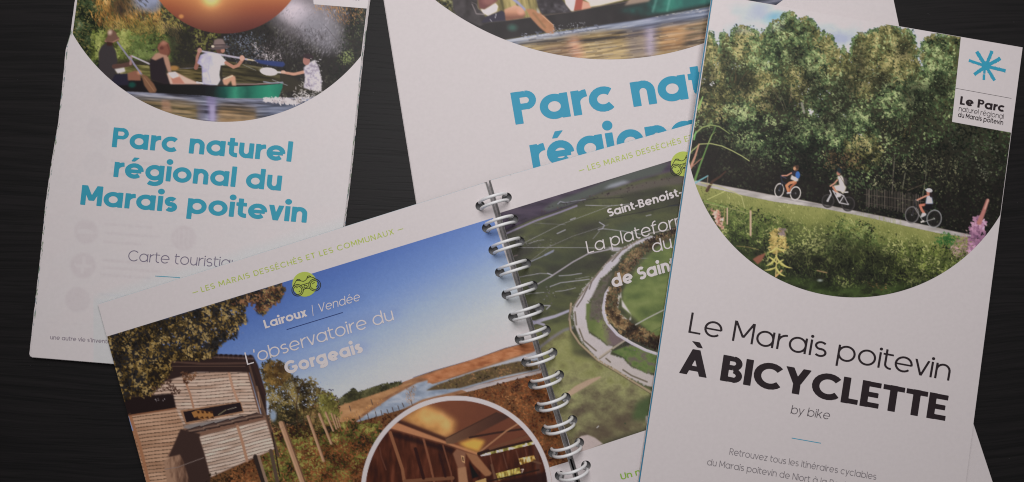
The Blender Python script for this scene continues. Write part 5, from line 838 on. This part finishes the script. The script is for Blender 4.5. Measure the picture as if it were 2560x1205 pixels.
def leaflet():
    t = thing('folded_leaflet', 'narrow folded white tourist map at the far left, paddlers in a canoe and teal title', 'leaflet', tuple(P(480, 500, 0)))
    gg = np.random.default_rng(8)
    box = (60, -152, 950, 990)
    def under_col(seed, d0):
        def c(x, y):
            e = np.minimum(x-ex_at(left_edge, y), ex_at(right_edge, y)-x); n = vn(y*0+seed, y, 13, seed)*.6+vn(x*0+9, y, 4, seed+1)*.4; on = ((n > .63) & (y > 60) & (y < 840))[:, None]
            a = ramp([(92, 98, 92), (116, 128, 106), (112, 124, 136), (142, 150, 132)], vn(x*0+5, y, 21, seed+2)); return albedo(np.where(on, a*1.0, np.array((196, 190, 188))), REF_L)
        return c
    for k, (dl, dr, db, z, wob) in enumerate([(4.6, 4.6, -3, .55, .9), (3.0, 3.0, -1, 1.0, .7), (1.5, 1.4, 1, 1.4, .5)]):
        V, Fc, col = region(f_leaf(dl, dr, db, wob, k), box, 5, lambda a, b, z=z: zL(a, b)-1.75+z, under_col(k+1, dl)); mesh_obj('panel', V, Fc, M_print, t, col)
        pts = [(ex_at(left_edge, y)-dl, y) for y in np.linspace(-150, 888, 30)]+[(ex_at(right_edge, y)+dr, y) for y in np.linspace(950, -150, 30)]
    # the front panel with the faint print showing through from the back
    def show(X, Y):
        base = np.zeros(np.shape(X)+(3,))+np.array((186, 178, 178.)); d = np.zeros(np.shape(X))
        for cx, cy, r in [(459, 595, 35), (215, 579, 34), (208, 664, 35), (194, 750, 35), (238, 410, 34), (245, 320, 32), (262, 236, 28)]: d = np.maximum(d, np.clip((r-np.hypot(X-cx, Y-cy))/7, 0, 1)*(.6+.3*vn(X, Y, 7, 3))*(1 if cy > 500 else .4))
        cross = (((np.abs(X-208-(Y-664)*-.08) < 4) | (np.abs(Y-664-(X-208)*.08) < 4)) & (np.hypot(X-208, Y-664) < 22)); d = np.where(cross, d*.3, d); d = np.where((np.abs(Y-579-(X-215)*.08) < 5) & (np.abs(X-215) < 20), d*.4, d); d = np.where((np.hypot(X-459, Y-595) < 24) & (np.sin(X*.55) > .2), d*.6, d)
        for k in range(16):
            y0 = (560, 582, 604, 650, 668, 686, 735, 752, 402, 418, 434, 318, 334, 350, 470, 522)[k]; x0 = 262-(y0-560)*.1; ln = (120, 142, 96, 118, 150, 128, 100, 60, 150, 120, 90, 130, 150, 80, 400, 460)[k]
            yy = Y-y0-(X-x0)*.075; d = np.maximum(d, (np.clip(1.4-np.abs(yy)/3.6, 0, 1)*((X > x0) & (X < x0+ln))*(.35+.6*vn(X, Y*.3, 5, 4)))*(.9 if k < 11 else .35))
        for y0 in (805, 595, 540): d = np.maximum(d, np.clip(1-np.abs(Y-y0-(X-100)*.06)/2., 0, 1)*.28*(X > 100))
        d = np.maximum(d, np.clip(1-np.abs(X-(840-(Y-200)*.12))/2.5, 0, 1)*.2); d = d*.85+.12*(fbm(X, Y, 40, 2, 5)-.5)*2
        pink = np.array((172, 160, 162.)); return base+(pink-base)*np.clip(d, -.3, 1)[..., None]*.6
    def cyan_glow(X, Y):
        c = show(X, Y); e = np.clip(1-(752-(X-245)*.3105-Y)/26., 0, 1)*(X > 235); return c+(np.array((160, 184, 192.))-c)*(e*.22)[..., None]  # cyan light bleeding off the notebook's edge, painted into the panel colour
    V, Fc, col = region(f_leaf(0, 0, 0, .5, 3), box, 4, zL, lambda a, b: albedo(cyan_glow(a, b), REF_L)); fp = mesh_obj('front_panel', V, Fc, M_print, t, col)
    LB = f_convex([(772, -160), (784, 10.5), (914, 21), (960, 22), (960, -160)])
    C = dsat(paint_canoe_small(), .86, 1.08, 90, 1.0); inner = f_leaf(-1, -1.5, 0)
    printed(t, 'photo_print', C, REF_L, f_and(inner, f_circle(560.9, -132, 436.5), f_not(LB)), (150, -148, 930, 306), 1.7, zL)
    teal = ink('teal_ink_leaflet', (52, 132, 152), REF_L); up = (.11, -1)
    text(t, 'title_text', 'Parc naturel', (280, 367.5), (728, 404.5), 49.5, .215, up, teal, zL)
    text(t, 'title_text', 'régional du', (283, 442), (702, 477), 49.5, .215, up, teal, zL)
    text(t, 'title_text', 'Marais poitevin', (201, 511.5), (766, 557), 49.5, .215, up, teal, zL)
    text(t, 'subtitle_text', 'Carte touristique', (319, 652), (549, 668), 27, .08, up, ink('grey_ink_leaflet', (104, 96, 112), REF_L), zL, fit='Carte touristi')
    strokes(t, 'rule_line', [pseg((388, 690), (450, 694), 1.6)], (384, 686, 456, 698), .8, teal, zL)
    text(t, 'slogan_text', "une autre vie s'invente", (125, 848), (267, 858.5), 10.5, .15, up, ink('grey_ink_small', (128, 118, 126), REF_L), zL, fit="une autre vie s'invent")
    text(t, 'logo_text', 'du Marais poitevin', (770, -13), (898, 1.5), 13, .17, up, ink('black_ink_leaflet', (70, 62, 66), REF_L), zL)
leaflet()

# ---- large brochure, middle
REF_M = (206, 197, 199)
def zM(x, y): return .75+.0*np.asarray(x, float)
def brochure():
    t = thing('large_brochure', 'large white brochure lying under the notebook and the flyer, big teal title cut off', 'brochure', tuple(P(1550, 350, 0)))
    Q = [(926, -220), (2190, -220), (2235, 0), (2248, 65), (2455, 960), (1165, 1180), (1042, 515), (962, 0)]
    Q = [(926, -220), (2188, -220), (2440, 985), (1152, 1190)]
    for k, (off, z) in enumerate([(2.5, .25), (1.2, .5), (0, .75)]):
        pts = [(x-off*.8, y+off*.5) for x, y in Q]; V, Fc = patch(pts, lambda a, b, z=z: z+0*a, 60); Vs, Fs = skirt(pts, lambda a, b, z=z: z+0*a, .22); V, Fc = merge([(V, Fc), (Vs, Fs)])
        mesh_obj('front_panel' if k == 2 else 'panel', V, Fc, M_paper, t)
    C = dsat(paint_canoe_large(), .88, 1.12, 90, 1.08)
    printed(t, 'photo_print', C, REF_M, f_and(f_circle(1522.6, -561.9, 710.3), f_convex([(1030, -90), (1800, -90), (1800, 160), (1030, 160)])), (1040, -88, 1798, 152), 2.0, zM)
    printed_far = Canvas(1790, -90, 2200, 120, (92, 88, 96)); water(printed_far, rect(1790, -90, 2200, 120), [(40, 44, 56), (86, 88, 104), (150, 150, 168)], -10, 80, 5, 4)
    printed(t, 'photo_print', printed_far, REF_M, f_and(f_circle(1522.6, -561.9, 710.3), f_convex([(1798, -90), (2200, -90), (2200, 160), (1798, 160)])), (1796, -88, 2100, 110), 4.0, zM)
    teal = ink('teal_ink_brochure', (46, 142, 174), REF_M); up = (.172, -1)
    up = (-.172, -1)
    text(t, 'title_text', 'Parc naturel', (1290.5, 311.6), (1723.8, 246.5), 81, .228, up, teal, zM, fit='Parc na')
    text(t, 'title_text', 'régional du', (1333.5, 424), (1615, 380), 81, .228, up, teal, zM, fit='régio')
brochure()

# ---- spiral notebook
REF_N = (200, 190, 189); SP0 = np.array((1218.5, 455.)); SP1 = np.array((1441., 1200.)); SD = (SP1-SP0)/np.hypot(*(SP1-SP0))
def sdist(x, y): return np.abs((np.asarray(x, float)-SP0[0])*-SD[1]+(np.asarray(y, float)-SP0[1])*SD[0])
def zN(x, y): d = np.clip(sdist(x, y)/1000., 0, 1.3); return 5.2-2.0*d**.8
TL, TR, BR, BL = (245, 761), (1212.5, 457), (1527, 1510), (530, 1812)
RTL, RTR, RBR, RBL = (1226.5, 451), (2148, 193), (2503, 1270), (1541, 1506)
hw = []
L0 = P(1200.7, 514.6, 5.1); L1 = P(1399, 1189, 5.1); R0 = P(1267.3, 493.5, 5.1); R1 = P(1465, 1163.5, 5.1)
def topx(p):
    d = np.array(p)-CAM; ct, st = math.cos(TILT), math.sin(TILT); x = d[0]; y = d[1]*ct+d[2]*st; z = d[1]*st-d[2]*ct; return 1280+F*x/z, 602.5-F*y/z
NR = 18
ringsL = [L0+(L1-L0)*k/12 for k in range(NR)]; ringsR = [R0+(R1-R0)*k/12 for k in range(NR)]
holesL = [topx(p) for p in ringsL]; holesR = [topx(p) for p in ringsR]
def f_holes(hs, r=12.2):
    hx = np.array([h[0] for h in hs]); hy = np.array([h[1] for h in hs])
    def f(X, Y):
        d = np.full(np.shape(X), 1e3)
        for a, b in zip(hx, hy): d = np.minimum(d, np.hypot((X-a), (Y-b))-r)
        return d
    return f
def notebook():
    t = thing('spiral_notebook', 'open wire-bound guide in the middle with a bird hide page and an aerial marsh page', 'guide book', tuple(P(1320, 830, 0)))
    for side, quad, hs in (('l', [TL, TR, BR, BL], holesL), ('r', [RTL, RTR, RBR, RBL], holesR)):
        s = -1 if side == 'l' else 1; n = np.array((SD[1], -SD[0]))*s   # away from the spine
        for k in range(5, -1, -1):
            # lower sheets stick out a little at the head and towards the spine
            dz = k*.42; g = [0, .7, .2, .9, .3, 1.0][k]; inn = [0, .0, 1.5, 2.8, 3.4, 5.0][k]
            q = [(x-g*.45*s*0, y-g*(1 if y < 1000 else -1)) for x, y in quad]
            if side == 'l': q[1] = (q[1][0]+inn, q[1][1]-inn*.3); q[2] = (q[2][0]+inn, q[2][1]-inn*.3)
            else: q[0] = (q[0][0]-inn, q[0][1]+inn*.3); q[3] = (q[3][0]-inn, q[3][1]+inn*.3)
            zf = lambda a, b, dz=dz: zN(a, b)-dz*np.clip(1-.25*sdist(a, b)/1000, .5, 1)
            strip = lambda X, Y: sdist(X, Y)-60
            xs = [p[0] for p in q]; ys = [p[1] for p in q]
            def at60(a, b):
                lo, hi = 0., 1.
                for _ in range(30):
                    mm = (lo+hi)/2; p = (a[0]+(b[0]-a[0])*mm, a[1]+(b[1]-a[1])*mm)
                    if sdist(*p) < 60: lo = mm
                    else: hi = mm
                return p
            if side == 'l': far = patch([q[0], at60(q[1], q[0]), at60(q[2], q[3]), q[3]], zf)
            else: far = patch([at60(q[0], q[1]), q[1], q[2], at60(q[3], q[2])], zf)
            near = region(f_and(f_convex(q), strip, f_not(f_holes(hs))) if k < 5 else f_and(f_convex(q), strip), (1130, 430, 1640, 1560), 2.6, zf)[:2]
            V, Fc = merge([far, near, skirt(q, zf, .36)])
            m_ = [M_paper, M_cyan, M_edge, M_brown, M_grey, M_dark][k]
            mesh_obj('page' if k < 5 else 'cover', V, Fc, m_, t)
        # walls of the punched holes through the whole block
        parts = []
        for (hx, hy) in hs:
            c = [(hx+12.25*math.cos(a), hy+12.25*math.sin(a)) for a in np.linspace(0, 2*math.pi, 20, endpoint=False)]; parts.append(skirt(c, zN, 2.05, sub=99, up=-.02))
        V, Fc = merge(parts); mesh_obj('hole_wall', V, Fc, M_edge, t)
    # prints
    C = dsat(paint_hide(), .92, 1.12, 95, 1.05)
    PL = [(269, 840), (1226, 546), (1433, 1148), (560, 1412), (420, 1405)]
    C.a[(C.Y > 1280)] = (90, 60, 40)
    inset = f_circle(1141.5, 1229, 239.5)
    fl = f_and(f_or(f_convex([(268, 841), (1232, 545), (1232+.27*2, 545), (1434, 1150), (380, 1470)]), inset), f_not(f_holes(holesL)), f_convex([TL, TR, BR, BL]), lambda X, Y: Y-1320)
    printed(t, 'photo_print', C, (203, 193, 192), fl, (262, 540, 1440, 1326), 1.8, zN)
    C = dsat(paint_marsh(), .68, 1.15, 90, 1.14)
    fr = f_and(f_convex([(1247, 533), (1800, 364), (1900, 900), (1616+220, 1074-72), (1432, 1136)]), f_not(f_holes(holesR)), f_convex([RTL, RTR, RBR, RBL]), lambda X, Y: X-1790)
    printed(t, 'photo_print', C, (203, 193, 192), fr, (1236, 384, 1796, 1140), 1.6, zN)
    lime = ink('lime_ink', (166, 178, 78), REF_N); white = mat('unprinted_white', tuple(PAPER), rough=.5, spec=.28)
    up = (-.29, -1)
    text(t, 'header_text', 'LES MARAIS DESSÉCHÉS ET LES COMMUNAUX', (504.5, 730.5), (985.5, 585), 13.8, .13, up, lime, zN, track=.1)
    strokes(t, 'header_dash', [pseg((481, 732.5), (495, 728.5), 1.7)], (478, 724, 499, 736), .85, lime, zN)
    strokes(t, 'header_dash', [pseg((994, 575.5), (1008, 571.5), 1.7)], (990, 568, 1012, 579), .85, lime, zN)
    text(t, 'header_text', 'LES MARAIS DESSÉCHÉS ET LES COMMUNAUX', (1471, 426.5), (1704, 357.5), 14, .13, up, lime, zN, fit='LES MARAIS DESSÉCHÉS', track=.1)
    strokes(t, 'header_dash', [pseg((1447, 427.5), (1460.5, 423.5), 1.7)], (1444, 420, 1464, 431), .85, lime, zN)
    text(t, 'place_text', 'Lairoux', (663.6, 821.4), (768.4, 790.4), 21.5, .21, up, white, zN, lift=.12)
    strokes(t, 'divider_line', [pseg((780, 762), (783, 790), 1.5)], (775, 758, 788, 794), .8, white, zN, .12)
    text(t, 'place_text', 'Vendée', (797, 781), (900.5, 751), 21.5, .1, (-.08, -1), white, zN, lift=.12)
    strokes(t, 'rule_line', [pseg((716.5, 824), (857, 781), 1.7)], (712, 778, 861, 828), .8, ink('navy_ink', (40, 54, 104), REF_N), zN, .12)
    text(t, 'title_text', "L'observatoire du", (618, 912.7), (985.5, 800), 32, .10, (-.24, -1), white, zN, lift=.12)
    text(t, 'title_text', 'Gorgeais', (716.5, 936.5), (909, 880.5), 32, .235, up, white, zN, lift=.12)
    text(t, 'place_text', 'Saint-Benoist-sur-Mer', (1522, 542.5), (1697, 491), 20.5, .2, (-.27, -1), white, zN, fit='Saint-Benoist', lift=.12)
    text(t, 'title_text', 'La plateforme', (1469.5, 634), (1671.5, 575), 31, .10, (-.2, -1), white, zN, fit='La platefo', lift=.12)
    text(t, 'title_text', 'du', (1633, 633), (1681, 619.5), 31, .10, (-.2, -1), white, zN, lift=.12)
    text(t, 'title_text', 'de Saint', (1532, 720), (1676.5, 678), 32, .22, (-.24, -1), white, zN, fit='de Sain', lift=.12)
    text(t, 'body_text', 'Un nid', (1554, 1200), (1581.5, 1192), 16, .17, (-.27, -1), ink('green_ink', (132, 166, 66), REF_N), zN, fit='Un')
    # binocular emblems
    dark = ink('dark_outline_ink', (44, 46, 36), REF_N)
    for (cx, cy) in ((761.8, 710.6), (1708.5, 409.5)):
        e = mesh_obj('emblem', *region(f_circle(cx, cy, 31), (cx-33, cy-33, cx+33, cy+33), 1.6, lambda a, b: zN(a, b)+.11)[:2], lime, t)
        z = lambda p: (cx+(p[0]-745)/12.05, cy+(p[1]-610)/12.05); fs = []
        for (x, y, r) in ((530, 790, 172), (530, 790, 128), (1045, 632, 178), (1045, 632, 132)): a = z((x, y)); fs.append(lambda X, Y, a=a, r=r/12.05: np.abs(np.hypot(X-a[0], Y-a[1])-r)-.95)
        for pl in ([(400, 660), (440, 590), (490, 500), (545, 495), (620, 505), (700, 525), (770, 490), (820, 425), (900, 385), (1000, 405), (1080, 450)], [(490, 500), (520, 465), (590, 465), (620, 500)], [(810, 430), (830, 370), (880, 355), (930, 378)], [(640, 635), (740, 610), (870, 565)], [(690, 800), (740, 750), (820, 730), (880, 738)], [(720, 690), (740, 640), (800, 645), (830, 690), (790, 720), (730, 715), (720, 690)], [(480, 720), (530, 705)], [(570, 840), (605, 810)], [(970, 600), (1040, 550)], [(1090, 690), (1130, 640)]):
            fs += [g_seg(z(pl[i]), z(pl[i+1]), 1.7, .4, .4) for i in range(len(pl)-1)]
        strokes(t, 'emblem_outline', fs, (cx-38, cy-26, cx+44, cy+34), .7, dark, zN, .16)
    # twin wire loops
    sp3 = (L1-L0)/np.linalg.norm(L1-L0); first = None
    for k in range(NR):
        cL, cR = ringsL[k], ringsR[k]; c = (cL+cR)/2; ax = (cR-cL)/2; r = np.linalg.norm(ax); ax = ax/r; up3 = np.array((0, 0, 1.)); V = []; Fc = []
        # one closed twin loop: up and over, joined at the right under the page
        path = []
        A = np.radians(np.linspace(232, -38, 40)); off = .00104
        lp = lambda a, o: c+ax*r*1.0*math.cos(a)+up3*(r*(1.4 if a > 0 else 1.0)*math.sin(a)+.0002)+sp3*o
        pts = [lp(a, -off) for a in A]; e0 = pts[-1]; q = [lp(math.radians(-38-22*math.sin(u)), -off*math.cos(u)) for u in np.linspace(.3, math.pi-.3, 6)]; pts = pts+q+[lp(a, off) for a in A[::-1]]
        pts = np.array(pts); m = len(pts); rad = .00048; S = 10
        for i in range(m):
            tn = pts[min(i+1, m-1)]-pts[max(i-1, 0)]; tn /= np.linalg.norm(tn); b1 = np.cross(tn, sp3 if abs(tn@sp3) < .9 else up3); b1 /= np.linalg.norm(b1); b2 = np.cross(tn, b1)
            V += [pts[i]+rad*(math.cos(2*math.pi*j/S)*b1+math.sin(2*math.pi*j/S)*b2) for j in range(S)]
        Fc = [[i*S+j, i*S+(j+1) % S, (i+1)*S+(j+1) % S, (i+1)*S+j] for i in range(m-1) for j in range(S)]
        if first is None:
            first = mesh_obj('wire_loop', np.array(V)-c, Fc, M_wire, None, smooth=True); first.location = c; first.parent = t; first.matrix_parent_inverse = t.matrix_world.inverted(); base_ax = ax
        else:
            o = first.copy(); sc.collection.objects.link(o); o.parent = t; o.matrix_parent_inverse = t.matrix_world.inverted(); o.location = c
M_brown = mat('printed_brown_edge', (.16, .13, .12), rough=.6)
M_dark = mat('dark_card', (.20, .20, .205), rough=.6)
M_cyan = mat('cyan_printed_edge', tuple(albedo((180, 194, 202), (206, 197, 199))), rough=.6)
notebook()

# ---- bicycle flyer
REF_F = (183, 175, 177)
FC = [(1783.5, -14), (2557, 118), (2412, 1215), (2380, 1460), (1560, 1462), (1600, 1205)]
def zF(x, y): return 6.6-1.5*np.clip((np.asarray(x, float)-1600)/900., -.2, 1.2)
def flyer():
    t = thing('bicycle_flyer', 'white flyer lying topmost, cyclists on a towpath above a bold black title', 'flyer', tuple(P(2090, 600, 0)))
    Q = [(1783.5, -14), (2556.5, 118.5), (2404, 1290), (2390, 1400), (1566, 1430)]
    Q = [(1783.5, -14), (2556.5, 118.5), (2385, 1430), (1566, 1300+130)]
    for k, (dx, dy, z, m_) in enumerate([(-4.4, 1.5, .7, M_paper), (-3.2, 0, .35, M_teal), (0, 0, 0, M_paper)]):
        q = [(Q[0][0]+dx, Q[0][1]+dy*.3), (Q[1][0]-1.2*(k < 2), Q[1][1]+dy), Q[2], (Q[3][0]+dx, Q[3][1])]
        zf = lambda a, b, z=z: zF(a, b)-z; V, Fc = patch(q, zf, 40); mesh_obj('front_panel' if k == 2 else 'panel', *merge([(V, Fc), skirt(q, zf, .26)]), m_, t)
    LB = f_convex([(2403.5, 80), (2380, 304.5), (2531, 332), (2600, 340), (2600, 80)])
    C = dsat(paint_towpath(), .78, 1.12, 80, 1.12)
    printed(t, 'photo_print', C, REF_F, f_and(f_convex([(1785, -13), (2555.5, 119), (2404, 1275), (1604, 1205)]), f_or(f_circle(2137.5, 320.8, 422.8), lambda X, Y: np.maximum(Y-(300+(X-2137)*.17), 0*X-1)), f_not(LB)), (1715, -16, 2560, 750), 1.6, zF)
    blk = ink('black_ink', (40, 33, 36), REF_F); gry = ink('grey_ink', (118, 112, 116), REF_F); teal = ink('teal_ink_flyer', (50, 134, 160), REF_F); up = (.15, -1)
    text(t, 'title_text', 'Le Marais poitevin', (1720.5, 831.5), (2373, 952), 51.5, .098, (.17, -1), blk, zF)
    text(t, 'title_text', 'À BICYCLETTE', (1698.5, 932.5), (2363, 1053), 65, .228, up, blk, zF)
    text(t, 'subtitle_text', 'by bike', (1976, 1034), (2073, 1049), 21.5, .09, (.24, -1), ink('dark_grey_ink', (84, 78, 82), REF_F), zF)
    strokes(t, 'rule_line', [pseg((1979, 1095), (2052.5, 1108), 1.8)], (1974, 1090, 2057, 1112), .8, teal, zF)
    text(t, 'body_text', 'Retrouvez tous les itinéraires cyclables', (1823, 1136.5), (2190, 1200), 16.5, .11, up, gry, zF)
    text(t, 'body_text', 'du Marais poitevin de Niort à la Rochelle', (1767, 1162.5), (2024, 1206), 16.5, .11, up, gry, zF, fit='du Marais poitevin de Niort')
    text(t, 'logo_text', 'Le Parc', (2399.5, 261), (2512, 280.5), 21, .235, (.13, -1), blk, zF)
    text(t, 'logo_text', 'naturel régional', (2396.5, 277.5), (2508.5, 297.5), 13, .1, (.13, -1), blk, zF)
    text(t, 'logo_text', 'du Marais poitevin', (2394.5, 292), (2507.5, 312.5), 12, .16, (.13, -1), blk, zF)
    strokes(t, 'logo_line', [pseg((2389, 220.5), (2529, 246), .9)], (2385, 216, 2533, 250), .8, blk, zF)
    s = lambda x, y: (2360+x/4.305, 80+y/4.305); gg = np.random.default_rng(2); fs = []
    for (x, y, w0) in [(352, 210, 44), (517, 203, 40), (608, 283, 44), (664, 418, 40), (545, 522, 38), (325, 458, 42), (268, 305, 34)]:
        a = s(452, 368); b = s(x, y); fs.append(g_seg(a, b, w0/4.305*.86)); d = np.array(b)-np.array(a); n = np.array((-d[1], d[0]))/np.hypot(*d)
        for k in range(7):
            f = gg.uniform(.35, 1); o = gg.choice((-1, 1))*w0/4.305*.45; cc = np.array(a)+d*f+n*o; fs.append(g_dot(cc[0], cc[1], gg.uniform(.5, 1.3)))
    fs += [g_seg(s(437, 400), s(434, 448), 6), g_seg(s(431, 455), s(429, 516), 6.4), g_dot(*s(452, 362), 11)]
    strokes(t, 'logo_star', fs, (2415, 118, 2522, 210), 1.0, teal, zF)
M_teal = mat('teal_printed_fold', tuple(albedo((46, 118, 150), (206, 197, 199))), rough=.5)
flyer()
